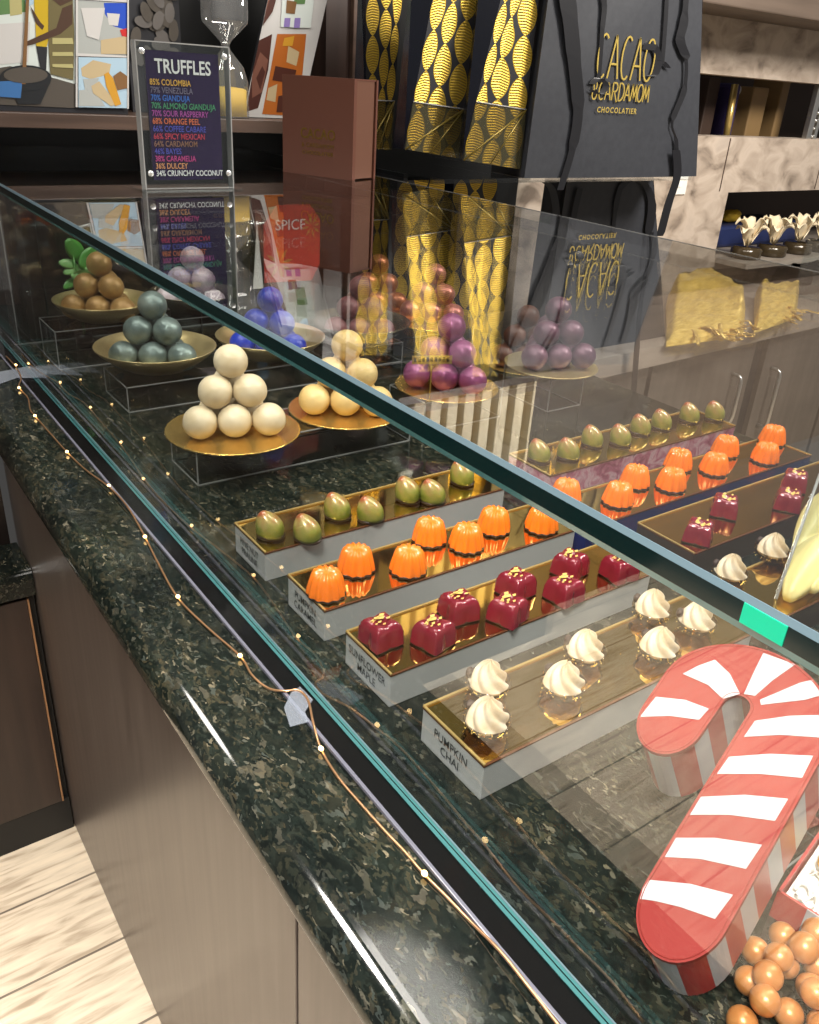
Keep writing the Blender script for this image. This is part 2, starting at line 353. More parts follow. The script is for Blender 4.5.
def text(txt, size, fr, mat, align='CENTER', bold=0., xs=1., spacing=1., name='lettering', parent=None, line=1.0, mb=None):
    """text as real thin mesh; fr maps (u,v,d)->3D in authoring units"""
    cu = bpy.data.curves.new('t', 'FONT'); cu.body = txt; cu.size = 1; cu.align_x = align; cu.align_y = 'CENTER'; cu.space_character = spacing; cu.space_line = line; cu.offset = bold; cu.resolution_u = 3
    o = bpy.data.objects.new('t', cu); COL.objects.link(o)
    dg = bpy.context.evaluated_depsgraph_get(); me = bpy.data.meshes.new_from_object(o.evaluated_get(dg))
    vs = [fr(v.co.x * size * xs, v.co.y * size, .0012) for v in me.vertices]; fs = [list(p.vertices) for p in me.polygons]
    bpy.data.objects.remove(o); bpy.data.curves.remove(cu); bpy.data.meshes.remove(me)
    own = mb is None; mb = mb or MB(); mb.add(vs, fs, mat)
    return mb.build(name, parent, fixn=False) if own else mb
def frame3(o, ux, uy):
    o = Vector(o); ux = Vector(ux).normalized(); uy = Vector(uy).normalized(); nn = ux.cross(uy)
    return lambda u, v, d=0.: o + ux * u + uy * v + nn * d
def arc(cx, cy, rx, ry, a0, a1, n=14): return [(cx + rx * math.cos(math.radians(a0 + (a1 - a0) * i / n)), cy + ry * math.sin(math.radians(a0 + (a1 - a0) * i / n))) for i in range(n + 1)]
def ell(cx, cy, rx, ry, n=24): return arc(cx, cy, rx, ry, 0, 360 - 360 / n, n - 1)

# ================================================================ SETTING
mb = MB(); mb.box((-4, -3, FLOOR - .2), (11, 4.9, FLOOR), 'floor_planks'); struct(mb.build('floor'))
# end wall: black panel behind the shelf, brown return, stone-tile wall with two openings
YW = 4.4
mb = MB(); mb.box((.56, YW, FLOOR), (2.72, YW + .2, 2.4), 'black_wall'); struct(mb.build('wall_end', base=(.56, YW, FLOOR)))
pA = ony(700, 73, YW); pB = ony(699, 136, YW); qA = ony(728, 194, YW); qB = ony(722, 252, YW)
xm, zt, zb = pA.x, pA.z, pB.z; xn, zt2, zb2 = qA.x, qA.z + .012, -.165
mb = MB()
mb.box((4.0, YW, zt), (11, YW + .2, 2.4), 'stone_tile'); mb.box((4.0, YW, zb), (xm, YW + .2, zt), 'stone_tile')
mb.box((4.0, YW, zt2), (11, YW + .2, zb), 'stone_tile'); mb.box((4.0, YW, zb2), (xn, YW + .2, zt2), 'stone_tile'); mb.box((4.0, YW, FLOOR), (11, YW + .2, zb2), 'stone_tile')
mb.box((2.72, YW, FLOOR), (4.0, YW + .2, 2.4), 'black_wall')
for x in (6.15, 7.5): mb.box((x, YW - .002, zt2 + .01), (x + .012, YW, zb - .01), 'umber')
struct(mb.build('wall_back', base=(4, YW, FLOOR)))
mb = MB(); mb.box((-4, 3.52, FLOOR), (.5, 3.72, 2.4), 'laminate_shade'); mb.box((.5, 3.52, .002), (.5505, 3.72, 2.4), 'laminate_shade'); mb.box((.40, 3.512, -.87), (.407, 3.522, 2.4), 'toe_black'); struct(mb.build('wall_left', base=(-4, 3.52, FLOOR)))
sA = ony(703, 3, 4.0)
mb = MB(); mb.box((3.9, 3.9, sA.z - .01), (11, YW, sA.z + 1.6), 'soffit_wood', .01); struct(mb.build('trim_1', base=(3.9, 3.9, sA.z)))
# brown upright between shelf and bags
a = ony(326, 40, 4.2); b_ = ony(350, 40, 4.2); c_ = ony(363, 40, 4.2)
mb = MB(); mb.box((a.x, 4.2, .56), (b_.x, YW, 2.4), 'laminate_dark'); mb.box((b_.x, 4.17, .56), (c_.x, YW, 2.4), 'shelf_wood', .004); struct(mb.build('trim_2', base=(a.x, 4.2, .56)))
# brown post beyond the end pane
mb = MB(); mb.box((.57, 4.1, 0), (.80, YW, .57), 'laminate_dark', .004); struct(mb.build('trim_3', base=(.57, 4.1, 0)))

# ================================================================ COUNTERS
t = .095; r = t / 2; xc = .4223; DX = 2.5
prof = [(xc - r * math.sin(a), -r + r * math.cos(a)) for a in [PI * i / 16 for i in range(17)]] + [(DX, -t), (DX, 0)]
mb = MB(); n = len(prof); ys = (-.9, YW - .005)
mb.add([(x, y, z) for y in ys for x, z in prof], [list(range(n)), list(range(n, 2 * n))[::-1]] + [[i, (i + 1) % n, n + (i + 1) % n, n + i] for i in range(n)], 'granite', False)
o = mb.build('granite_countertop', base=(xc, -.9, -t)); tag(o, 'long dark speckled granite countertop with rounded edge under the glass case', 'countertop')
for p in o.data.polygons: p.use_smooth = len(p.vertices) == 4 and abs(p.normal.z) < .995
XP = .527
base = thing('counter_cabinet', 'tall dark brown laminate counter front beneath the long granite top', 'cabinet', (XP, 0, FLOOR))
mb = MB(); mb.box((XP + .03, -.9, FLOOR), (DX - .04, YW - .01, -t - .02), 'black_plastic'); mb.build('carcass', base)
mb = MB(); mb.box((XP, .994, FLOOR + .001), (XP + .03, 3.515, -t - .02), 'laminate', .003); mb.build('front_panel', base)
mb = MB(); mb.box((XP, -.9, FLOOR + .001), (XP + .03, .984, -t - .02), 'laminate', .003); mb.build('front_panel', base)
mb = MB(); mb.box((.412, -.9, -t - .022), (DX - .04, YW - .01, -t), 'taupe_wood', .002); mb.build('sub_top', base)

# low side counter
mb = MB(); zt_, zb_ = -.87, -.99; r2 = .05; prof = [(3.25 + r2 - r2 * math.sin(a), zt_ - r2 + r2 * math.cos(a)) for a in [PI / 2 * i / 10 for i in range(11)]] + [(3.25, zb_), (3.515, zb_), (3.515, zt_)]
n = len(prof); mb.add([(x, y, z) for x in (-2.5, XP - .004) for y, z in prof], [list(range(n)), list(range(n, 2 * n))[::-1]] + [[i, (i + 1) % n, n + (i + 1) % n, n + i] for i in range(n)], 'granite')
tag(mb.build('granite_side_counter', base=(0, 3.25, zb_)), 'low granite counter slab butting against the tall brown counter front', 'countertop')
sc = thing('side_cabinet', 'low dark brown cupboard under the small granite slab at left', 'cabinet', (0, 3.27, FLOOR))
mb = MB(); mb.box((-2.5, 3.30, -2.16), (XP - .006, 3.515, zb_ - .001), 'toe_black'); mb.build('carcass', sc)
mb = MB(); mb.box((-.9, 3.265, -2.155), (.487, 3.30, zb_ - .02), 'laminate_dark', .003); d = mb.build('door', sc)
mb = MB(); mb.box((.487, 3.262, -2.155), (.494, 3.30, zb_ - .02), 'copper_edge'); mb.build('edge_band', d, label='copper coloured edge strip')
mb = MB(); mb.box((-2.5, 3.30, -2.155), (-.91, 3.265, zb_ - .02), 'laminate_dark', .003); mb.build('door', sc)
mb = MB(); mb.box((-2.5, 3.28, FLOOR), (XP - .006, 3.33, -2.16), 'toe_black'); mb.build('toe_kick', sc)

# ================================================================ GLASS CASE
XG = .593; GT = .034; ZG = .633; KG = (1 - ZG) / .4; XR = 2.285 * KG
case = thing('display_case', 'long clear glass display case with green polished edges on the granite', 'display case', (XG, 0, 0))
YN = -.85
mb = MB(); mb.box((XG, YN, .001), (XG + GT, YW - .01, ZG - GT), 'case_glass'); fp = mb.build('front_pane', case)
mb = MB(); mb.box((XG - .0012, YN, .001), (XG, YW - .01, .006), 'glass_edge_dark')
mb.box((XG + .001, YN, .0008), (XG + .0075, YW - .01, .0035), 'glass_edge_teal'); mb.box((XG + .0075, YN, .0008), (XG + .0095, YW - .01, .003), 'glass_edge_dark'); mb.box((XG + .0095, YN, .0008), (XG + .014, YW - .01, .0035), 'glass_edge_teal'); mb.box((XG + .0145, YN, .0008), (XG + .017, YW - .01, .0035), 'glass_edge_pale')
mb.build('base_edge', fp, label='teal polished lower edge')
mb = MB(); mb.box((XG + .001, YN, ZG - GT + .0004), (XR, YW - .01, ZG), 'case_glass'); tp = mb.build('top_pane', case)
mb = MB(); e = .005; x0 = XG - .0015; y0, y1 = YN, YW - .01
prof = [(XG + .0012, ZG + .0004), (x0 + .002, ZG + .0004), (x0, ZG - .0065), (x0, ZG - GT + .0075), (x0 + .002, ZG - GT), (XG + .0012, ZG - GT)]
mats = ['glass_edge_pale', 'glass_edge_pale', 'glass_edge_dark', 'glass_edge_teal', 'glass_edge_teal', 'glass_edge_dark']
vs = [(x, y, z) for y in (y0, y1) for x, z in prof]
for i in range(6): mb.add(vs, [[i, (i + 1) % 6, 6 + (i + 1) % 6, 6 + i]], mats[i])
mb.add(vs, [list(range(6)), list(range(6, 12))[::-1]], 'glass_edge_teal'); mb.build('polished_edge', tp, label='dark green polished front edge with pale arrises')
mb = MB(); mb.box((XR, YN, ZG - .003), (XR + .0015, YW - .01, ZG), 'acrylic_edge'); mb.build('rear_edge', tp)
a = onx(740, 612, x0); b_ = onx(793, 633, x0)
mb = MB(); mb.box((x0 - .0012, b_.y + .005, ZG - GT + .008), (x0 + .0002, a.y - .002, ZG - .0065), 'green_label'); mb.build('sticker', tp, label='small green sticker')
mb = MB(); mb.box((XG + GT + .001, 3.458, .001), (XR - .01, 3.474, ZG - GT - .001), 'acrylic'); ep = mb.build('end_pane', case)
mb = MB(); mb.box((XG + GT + .001, 3.455, .0005), (XR - .01, 3.459, .005), 'acrylic_edge'); mb.box((XG + GT + .018, 3.4545, .001), (XG + GT + .022, 3.4585, ZG - GT - .002), 'acrylic_edge'); mb.build('end_edge', ep)
mb = MB(); mb.box((.5575, YN, .0003), (XG - .0015, YW - .01, .0045), 'black_gloss', .0008); mb.build('base_channel', case)
mb = MB(); mb.box((.551, YN, .0003), (.5572, YW - .01, .0075), 'clear_strip', .001); mb.build('channel_lip', case)

# clear tape holding the string of lights
def tape(px, label):
    pts = [onz(u, v, .009) for u, v in px]
    mb = MB(); mb.hexa([p + Vector((0, 0, .0012)) for p in pts], [p for p in pts], 'tape_film')
    tag(mb.build('clear_tape', base=pts[0]), label, 'tape', 'clear tape pieces')
tape([(-12, 374), (16, 369), (30, 366), (47, 371), (46, 378), (28, 378), (17, 378), (-12, 388)], 'clear tape across the black channel at the far left end of the glass')
tape([(284, 708), (291, 693), (300, 687), (313, 700), (305, 712), (309, 722), (290, 727)], 'clear tape tab on the black channel midway along the string of lights')
# string of lights
wire = [(6, 356), (16, 367), (21, 378), (19, 387), (28, 398), (30, 409), (35, 416), (50, 433), (67, 452), (86, 470), (109, 487), (127, 506), (145, 537), (158, 563), (178, 598), (208, 628), (240, 656), (252, 675), (268, 688), (285, 691), (298, 690), (308, 700), (313, 722), (321, 749), (338, 777), (360, 803), (385, 831), (405, 852), (424, 874), (447, 897), (470, 921), (500, 951), (528, 986), (556, 1022), (590, 1066)]
def crom(ps, k=5):
    out = []
    for i in range(len(ps) - 1):
        p0, p1, p2, p3 = ps[max(i - 1, 0)], ps[i], ps[i + 1], ps[min(i + 2, len(ps) - 1)]
        for j in range(k):
            q = j / k; out.append(.5 * ((2 * p1) + (p2 - p0) * q + (2 * p0 - 5 * p1 + 4 * p2 - p3) * q * q + (3 * p1 - p0 - 3 * p2 + p3) * q ** 3))
    return out + [ps[-1]]
w3 = []
for u, v in wire:
    p = onz(u, v, .005)
    z = .0032 if p.x < .547 else .011
    w3.append(onz(u, v, z))
sl = thing('string_lights', 'thin copper wire of tiny warm lights along the glass case base', 'string lights', (w3[3].x, w3[3].y, 0))
mb = MB(); mb.tube(crom(w3), .0022, 'copper_wire', 6); mb.build('wire', sl)
for u, v in [(16, 366), (19, 388), (35, 416), (67, 452), (109, 487), (145, 537), (178, 597), (240, 656), (321, 749), (424.5, 874)]:
    p = onz(u, v, .008); p = p + Vector((0, 0, .0012 if p.x < .547 else .004))
    mb = MB(); mb.ball(p, .0044, 'led', 2, (1, 1.25, .9)); mb.build('bulb', sl)

# ================================================================ RISERS, PLATES, TRUFFLES
def riser(x0, x1, y0, y1, h, label, z0=0.):
    t = .007; rt = thing('acrylic_riser', label, 'riser', ((x0 + x1) / 2, (y0 + y1) / 2, z0), 0, 'clear acrylic risers')
    mb = MB(); mb.box((x0, y0, z0 + h - t), (x1, y1, z0 + h), 'acrylic'); mb.box((x0, y0, z0), (x0 + t, y1, z0 + h - t), 'acrylic'); mb.box((x1 - t, y0, z0), (x1, y1, z0 + h - t), 'acrylic'); mb.box((x0 + t, y0, z0), (x1 - t, y0 + t, z0 + h - t), 'acrylic'); mb.box((x0 + t, y1 - t, z0), (x1 - t, y1, z0 + h - t), 'acrylic')
    mb.build('panels', rt)
    mb = MB(); e = .0015
    for x in (x0, x1):
        for y in (y0, y1): mb.box((x - e, y - e, z0), (x + e, y + e, z0 + h), 'acrylic_edge')
        for z in (z0 + e, z0 + h - e): mb.box((x - e, y0, z - e), (x + e, y1, z + e), 'acrylic_edge')
    for y in (y0, y1):
        for z in (z0 + e, z0 + h - e): mb.box((x0, y - e, z - e), (x1, y + e, z + e), 'acrylic_edge')
    mb.build('polished_edge', rt)
    return z0 + h
HC = riser(.757, 1.45, 1.965, 2.15, .1, 'long clear acrylic riser under the ivory and the cream truffle discs')
HB = riser(.775, 1.50, 2.57, 2.80, .085, 'long clear acrylic riser under the sage green and the blue truffle bowls')
HA = riser(.70, 1.33, 3.09, 3.30, .14, 'clear acrylic riser at the far left under the bronze truffle bowl')
HI = riser(1.53, 1.85, 2.0, 2.20, .1, 'short clear acrylic riser under the orchid purple truffle disc')
HK = riser(2.034, 2.194, 1.96, 2.20, .134, 'small tall clear acrylic riser under the dark plum truffle disc')
HF = riser(1.62, 1.90, 2.66, 2.88, .08, 'clear acrylic riser under the smoky bowl of mauve brown truffles')
HG = riser(2.03, 2.31, 2.72, 2.93, .095, 'clear acrylic riser under the gold disc of rose truffles')
HG1 = riser(2.02, 2.22, 3.07, 3.24, .075, 'farthest clear acrylic riser under the copper truffles, near brown gift box')

def bowl(c, R, h, mat, label, name='shallow_bowl', cat='bowl'):
    x, y, z = c; k = R / .2
    prof = [(0, .0006), (.06 * k, .0006), (.11 * k, .004), (.155 * k, h * .45), (.185 * k, h * .78), (.2 * k, h), (.2 * k, h + .003), (.197 * k, h + .003), (.18 * k, h * .80 + .004), (.15 * k, h * .45 + .004), (.118 * k, .0085), (0, .007)]
    mb = MB(); mb.lathe(prof, mat, 56, c); return tag(mb.build(name, base=c), label, cat)
def disc(c, R, mat, label):
    prof = [(0, .0003), (R * .97, .0003), (R, .002), (R, .0055), (R * .985, .006), (R * .93, .0045), (0, .0045)]
    def fn(a, r, z): return (r * (1 + (.006 * math.sin(a * 36) if r > R * .95 else 0)), z)
    mb = MB(); mb.lathe(prof, mat, 108, c, fn=fn); return tag(mb.build('cake_disc', base=c), label, 'disc')
FW = Vector((.533, .713, 0)).normalized(); RT = Vector((FW.y, -FW.x, 0))
def pile(c, zfloor, rad, mat, colour, where, n_layers=3, rot=0., skip=(), flip=False):
    group = colour + ' truffles ' + where
    me0 = []
    for k in range(3):
        mb = MB(); mb.ball((0, 0, 0), rad * .997, mat, 4, (1, 1, .985), .018, k + random.random() * 9, fn=lambda q, w: Vector((w.x, w.y, max(w.z, -rad * .955))))
        me0.append(mb)
    protos = []
    cs = math.cos(rot); sn = math.sin(rot); ri = RT * cs + FW * sn; fo = FW * cs - RT * sn
    names = {3: [['front left of the bottom layer', 'front middle of the bottom layer', 'front right of the bottom layer'], ['left inside of the bottom layer', 'right inside of the bottom layer'], ['back corner of the bottom layer']],
             2: [['front left of the second layer', 'front right of the second layer'], ['back of the second layer']], 1: [['the topmost']]}
    if flip:
        rot += PI
        names = {3: [['back right of the bottom layer', 'back middle of the bottom layer', 'back left of the bottom layer'], ['right middle of the bottom layer', 'left middle of the bottom layer'], ['front corner of the bottom layer']],
                 2: [['back right of the second layer', 'back left of the second layer'], ['front of the second layer']], 1: [['the topmost']]}
    L = n_layers
    for lay in range(L):
        m = L - lay; z = zfloor + rad * .955 + lay * 2 * rad * .8165
        for row in range(m):
            for k in range(m - row):
                if (m, row, k) in skip: continue
                px = (k - (m - row - 1) / 2) * 2 * rad; py = (row * math.sqrt(3) - (m - 1) * math.sqrt(3) / 3) * rad
                p = Vector((c[0], c[1], 0)) + ri * px + fo * py; p.z = z
                nm = names[m][row][k]
                lab = f'{colour} truffle, {nm}, {where}'
                if len(protos) < 3:
                    mbx = me0[len(protos)]; mbx.v = [v + p for v in mbx.v]; o = mbx.build('truffle', base=p); protos.append(o); tag(o, lab, 'truffle', group)
                else:
                    o = random.choice(protos).copy(); COL.objects.link(o); o.location = W(p); o['label'] = lab
                o.rotation_euler = (0, 0, random.random() * 6.28)
R0 = .0455
def bowl_pile(px, hr, R, riser_h, mat, tmat, colour, bowl_label, where, rad=R0, rot=0., skip=(), flip=False):
    x, y = px; bowl((x, y, riser_h), R, hr, mat, bowl_label); pile((x, y), riser_h + .0078, rad, tmat, colour, where, rot=rot, skip=skip, flip=flip)
def disc_pile(px, R, z, tmat, colour, label, where, rad=R0, rot=0., skip=(), mat='gold_card', flip=False):
    x, y = px; disc((x, y, z), R, mat, label); pile((x, y), z + .005, rad, tmat, colour, where, rot=rot, skip=skip, flip=flip)
bowl_pile((.91, 3.20), .072, .178, HA, 'brass_bowl', 'truffle_bronze', 'bronze', 'brass bowl at the far left holding the bronze truffles', 'in the far left brass bowl', flip=True)
bowl_pile((.935, 2.735), .072, .2, HB, 'brass_bowl', 'truffle_sage', 'sage green', 'brass bowl holding the sage green truffles on a clear riser', 'in a brass bowl', .0475, rot=.12, flip=True)
disc_pile((.905, 2.058), .186, HC, 'truffle_ivory', 'ivory', 'flat gold disc under the ivory truffles on a clear riser', 'on a flat gold disc', .0462, rot=.32)
bowl_pile((1.265, 3.2), .072, .172, HA, 'smoke_bowl', 'truffle_lilac', 'pale lilac', 'smoky brass bowl of pale lilac truffles behind the sign reflection', 'behind the sign reflection')
bowl_pile((1.345, 2.70), .072, .195, HB, 'brass_bowl', 'truffle_blue', 'bright blue', 'brass bowl holding the bright blue truffles', 'in a brass bowl')
bowl_pile((1.765, 2.77), .072, .2, HF, 'smoke_bowl', 'truffle_mauve', 'mauve brown', 'smoky dark bowl holding the mauve brown truffles', 'in the smoky bowl', rot=.1)
disc_pile((2.105, 3.16), .15, HG1, 'truffle_copper', 'copper', 'small gold disc under the copper truffles by the brown gift box', 'near the brown gift box', .0455)
disc_pile((2.17, 2.83), .178, HG, 'truffle_rose', 'rose', 'gold disc under the rose coloured truffles behind the orchid ones', 'on a gold disc', .045, rot=-.1)
disc_pile((1.272, 2.06), .172, HC, 'truffle_cream', 'cream yellow', 'flat gold disc under the cream yellow truffles beside the ivory pile', 'on a flat gold disc', .0462, rot=.1, flip=True)
disc_pile((1.69, 2.10), .172, HI, 'truffle_orchid', 'orchid purple', 'flat gold disc under the orchid purple truffles', 'on a flat gold disc', .0462, rot=-.2)
disc_pile((2.33, 2.42), .155, 0, 'truffle_cocoa', 'cocoa brown', 'gold disc under the cocoa brown truffles behind the plum pile', 'behind the plum pile', .0455)
disc_pile((2.108, 2.045), .165, HK, 'truffle_plum', 'dark plum', 'gold disc under the dark plum truffles on a small riser', 'on the small riser', .0455, rot=.3, mat='brass_bowl')
# small gold tag leaning on the orchid pile
c = onz(434, 392, HI + .006); fr = frame3(onx(434, 361, onz(434, 385, HI).x - .0), RT, (0, 0, 1))
tg = ony(432, 361, 2.005); fr = frame3(tg, RT, (0, 0, 1))
mb = MB(); mb.hexa([fr(-.062, -.014, .002), fr(.062, -.004, .002), fr(.062, .022, .002), fr(-.062, .012, .002)], [fr(-.062, -.014, -.001), fr(.062, -.004, -.001), fr(.062, .022, -.001), fr(-.062, .012, -.001)], 'tag_gold')
for k in range(9): mb.patch([(-.055 + k * .0125, -.006 + k * .001), (-.047 + k * .0125, -.0055 + k * .001), (-.047 + k * .0125, .009 + k * .001), (-.055 + k * .0125, .0085 + k * .001)], fr, 'dark_chocolate', .003)
mb.tube([fr(0, 0, -.002), fr(0, -.03, -.002), fr(0, tg.z * 0 - (tg.z - HI - .006), -.002)], .0025, 'tag_gold', 6)
tag(mb.build('price_tag', base=(tg.x, tg.y, HI + .006)), 'tiny gold tag with dark marks in front of the orchid truffles', 'tag')

# ================================================================ BONBON BLOCKS
HBX = .072
def block(x0, x1, y0, y1, body, label, txt=None, name='display_block'):
    x0, x1, y0, y1 = x0 * .991, x1 * .991, y0 * .991, y1 * .991
    rt = thing(name, label, 'display block', ((x0 + x1) / 2, (y0 + y1) / 2, 0), 0, 'bonbon display blocks')
    mb = MB(); mb.box((x0, y0, 0), (x1, y1, HBX - .003), body, .0015); mb.build('body', rt)
    mb = MB(); mb.box((x0 - .001, y0 - .001, HBX - .003), (x1 + .001, y1 + .001, HBX), 'amber_edge'); mb.box((x0 + .003, y0 + .003, HBX), (x1 - .003, y1 - .003, HBX + .0006), 'gold_mirror')
    mb.build('mirror_tray', rt, label='mirror gold top sheet')
    mb = MB(); e = .0035
    mb.box((x0, y1 - e, HBX + .0004), (x1, y1 + .001, HBX + .004), 'gold_edge'); mb.box((x0 - .001, y0, HBX + .0004), (x0 + e, y1, HBX + .003), 'gold_edge'); mb.box((x1 - e, y0, HBX + .0004), (x1 + .001, y1, HBX + .003), 'gold_edge')
    mb.build('rim', rt)
    if txt:
        fr = frame3((x0 - .0005, (y0 + y1) / 2, HBX * .48), (0, -1, 0), (0, 0, 1))
        text(txt, .0245, fr, 'ink', xs=.86, bold=.004, parent=rt, line=.95)
    return rt
ZT = HBX + .0008
fb = [(1.457, 1.612, 'PINE NUT\nPRALINE', 'green pod bonbons', 'pine nut praline'), (1.197, 1.350, 'PUMPKIN\nCARAMEL', 'orange fluted bonbons', 'pumpkin caramel'), (.964, 1.116, 'SUNFLOWER\nMAPLE', 'maroon cushion bonbons', 'sunflower maple'), (.705, .866, 'PUMPKIN\nCHAI', 'cream swirl cups', 'pumpkin chai')]
for y0, y1, tx, what, flav in fb:
    block(.703, 1.395, y0, y1, 'frosted_acrylic', f'frosted grey block lettered {flav}, under {what}', tx)
for x0, y0, y1, body, what in [(1.558, 1.457, 1.625, 'pink_marbled', 'pink marbled block with gold mirror top under rear green pod bonbons'), (1.425, 1.187, 1.345, 'navy_face', 'navy blue block with gold mirror top under rear orange bonbons'), (1.558, .974, 1.145, 'umber_face', 'dark brown block with gold mirror top under rear maroon bonbons'), (1.47, .705, .868, 'umber_face', 'dark brown block with gold mirror top under the yellow pods')]:
    block(x0, 2.386, y0, y1, body, what)
# --- bonbon prototypes
def green_proto(base):
    rt = thing('green_bonbon', '', 'bonbon', base); bx, by, bz = base
    def fn(q, w):
        z = max(q.z, -.25) + .25; zz = z / 1.25
        k = 1 - .25 * zz ** 3
        f = 1 + .05 * math.cos(3 * math.atan2(q.y, q.x)) * (1 - zz)
        return Vector((q.x * .032 * k * f + .015 * zz * zz, q.y * .029 * k * f, .006 + zz ** .9 * .057))
    mb = MB(); mb.ball(base, 1, 'pod_green', 4, fn=fn); mb.build('shell', rt)
    mb = MB(); mb.lathe([(0, 0), (.030, 0), (.0325, .003), (.0325, .0075), (0, .0075)], 'dark_chocolate', 28, base, fn=lambda a, r, z: (r * (1 - .18 * math.sin(a) ** 2), z)); mb.build('chocolate_base', rt)
    return rt
def orange_proto(base):
    rt = thing('orange_bonbon', '', 'bonbon', base)
    prof = [(.0385, .006), (.0388, .010), (.0365, .022), (.0335, .036), (.0305, .047), (.026, .055), (.019, .0585), (.012, .058), (.006, .0555), (0, .0545)]
    def fn(a, r, z): k = 1 + (.055 * math.cos(12 * a)) * min(1, max(0, (r - .004) / .014)); return (r * k, z * .93 + (.0018 * math.cos(12 * a) if .01 < r < .03 and z > .05 else 0))
    mb = MB(); mb.lathe(prof, 'orange_shell', 96, base, fn=fn); mb.build('shell', rt)
    mb = MB(); mb.lathe([(0, 0), (.037, 0), (.039, .002), (.039, .0062), (0, .0062)], 'dark_chocolate', 96, base, fn=lambda a, r, z: (r * (1 + .055 * math.cos(12 * a)), z)); mb.build('chocolate_base', rt)
    return rt
def maroon_proto(base):
    rt = thing('maroon_bonbon', '', 'bonbon', base)
    N = 22; g = []
    for i in range(N + 1):
        row = []
        for j in range(N + 1):
            u = -1 + 2 * i / N; v = -1 + 2 * j / N
            e = max(abs(u), abs(v)); z = .046 * (1 - e ** 5.5) ** .55 if e < 1 else 0
            dent = .010 * math.exp(-(u * u + v * v) / .10) + .005 * (math.exp(-(u / .22) ** 2) + math.exp(-(v / .22) ** 2)) * e
            sq = .0345 * (1 - .07 * (u * u + v * v) * .5)
            pin = 1 - .06 * (math.cos(math.atan2(v, u) * 4) * .5 - .5) * 0 - (.10 * (math.exp(-(u / .3) ** 2) + math.exp(-(v / .3) ** 2)) if e > .85 else 0)
            row.append((base[0] + u * sq * pin, base[1] + v * sq * pin, base[2] + .004 + max(0, z - dent * (z > .01))))
        g.append(row)
    mb = MB(); mb.sheet(g, 'maroon_shell'); mb.build('shell', rt)
    mb = MB(); mb.box((base[0] - .031, base[1] - .031, base[2]), (base[0] + .031, base[1] + .031, base[2] + .0055), 'dark_chocolate', .002); mb.build('chocolate_base', rt)
    mb = MB()
    for k in range(15):
        a = random.random() * 6.28; rr = .004 + random.random() * .015; s = .003 + random.random() * .004; x, y = base[0] + rr * math.cos(a), base[1] + rr * math.sin(a); z = base[2] + .0455 + random.random() * .005
        mb.add([(x - s, y, z), (x, y - s * .6, z + .001), (x + s, y + .001, z + .0015), (x, y + s, z - .0005)], [[0, 1, 2, 3]], 'gold_flake')
    mb.build('gold_leaf', rt, label='flecks of gold leaf'); return rt
def cream_proto(base):
    rt = thing('cream_bonbon', '', 'bonbon', base)
    mb = MB(); mb.lathe([(0, .0005), (.027, .0005), (.033, .006), (.039, .022), (.040, .026), (.0385, .026), (.032, .009), (.026, .004), (0, .004)], 'cup_clear', 40, base); cp = mb.build('cup', rt)
    mb = MB()
    for k in range(16):
        a = k * 2.4; z = .005 + .0012 * (k % 8) * 1.5; r_ = .0345 + .0035 * (z / .02); x, y = base[0] + r_ * math.cos(a), base[1] + r_ * math.sin(a)
        mb.add([(x, y, base[2] + z), (x + .002, y + .001, base[2] + z + .002), (x - .001, y + .002, base[2] + z + .003)], [[0, 1, 2]], 'gold_flake')
    mb.build('gold_leaf', cp)
    prof = []; nz_ = 26
    for i in range(nz_ + 1):
        q = i / nz_; z = .014 + .052 * q; r_ = .036 * (math.sin(min(1, q * 3.2 + .45) * PI / 2)) * (1 - q) ** .62 + .001; prof.append((r_, z))
    def fn(a, r, z):
        q = (z - .014) / .052; tw = q * 1.9; return (r * (1 + .24 * abs(math.cos(3 * (a + tw))) - .12 + .05 * math.sin(2 * a + q * 5)), z + .002 * math.cos(6 * (a + tw)))
    mb = MB(); mb.lathe([(0, .012)] + prof, 'cream', 72, base, fn=fn); mb.build('cream_swirl', rt)
    mb = MB(); mb.ball((base[0] - .012, base[1] + .031, base[2] + .034), .009, 'nib', 2, (1, .8, 1.1), .3, 3); mb.build('cocoa_nib', rt); return rt
ORD = ['first', 'second', 'third', 'fourth', 'fifth', 'sixth', 'seventh', 'eighth', 'ninth']
def place(proto_fn, pts, kind, row, group, rots, dz=0., clampx=None):
    first = None
    for i, (u, v) in enumerate(pts):
        p = onz(u, v, ZT); lab = f'{ORD[i]} {kind} from the left {row}'
        rz = rots[i % len(rots)]
        if first is None: first = proto_fn(p); first.rotation_euler = (0, 0, rz); tag(first, lab, 'bonbon', group)
        else: dup(first, p, rz, lab, group)
place(green_proto, [(271, 536), (308, 540), (338, 517), (371, 520), (408, 500), (433, 502), (462, 483)], 'green pod bonbon', 'on the pine nut block', 'green bonbons in front', [2.6, 2.2, 2.4, 2.7, 2.3])
place(green_proto, [(539, 460), (568, 458), (592, 445), (620, 444), (640, 433), (661, 428), (689, 421), (714, 419)], 'green pod bonbon', 'on the rear pink marbled block', 'green bonbons at the rear', [2.3, 2.6, 2.4])
place(orange_proto, [(326, 594), (356, 570), (408, 571), (429, 541), (466, 547), (493, 530), (541, 529)], 'orange fluted bonbon', 'on the pumpkin caramel block', 'orange bonbons in front', [.1, .3, 0])
place(orange_proto, [(565, 500), (617, 503), (634, 485), (670, 488), (677, 468), (713, 472), (724, 454), (764, 461), (771, 443)], 'orange fluted bonbon', 'on the rear navy block', 'orange bonbons at the rear', [.1, .3, 0])
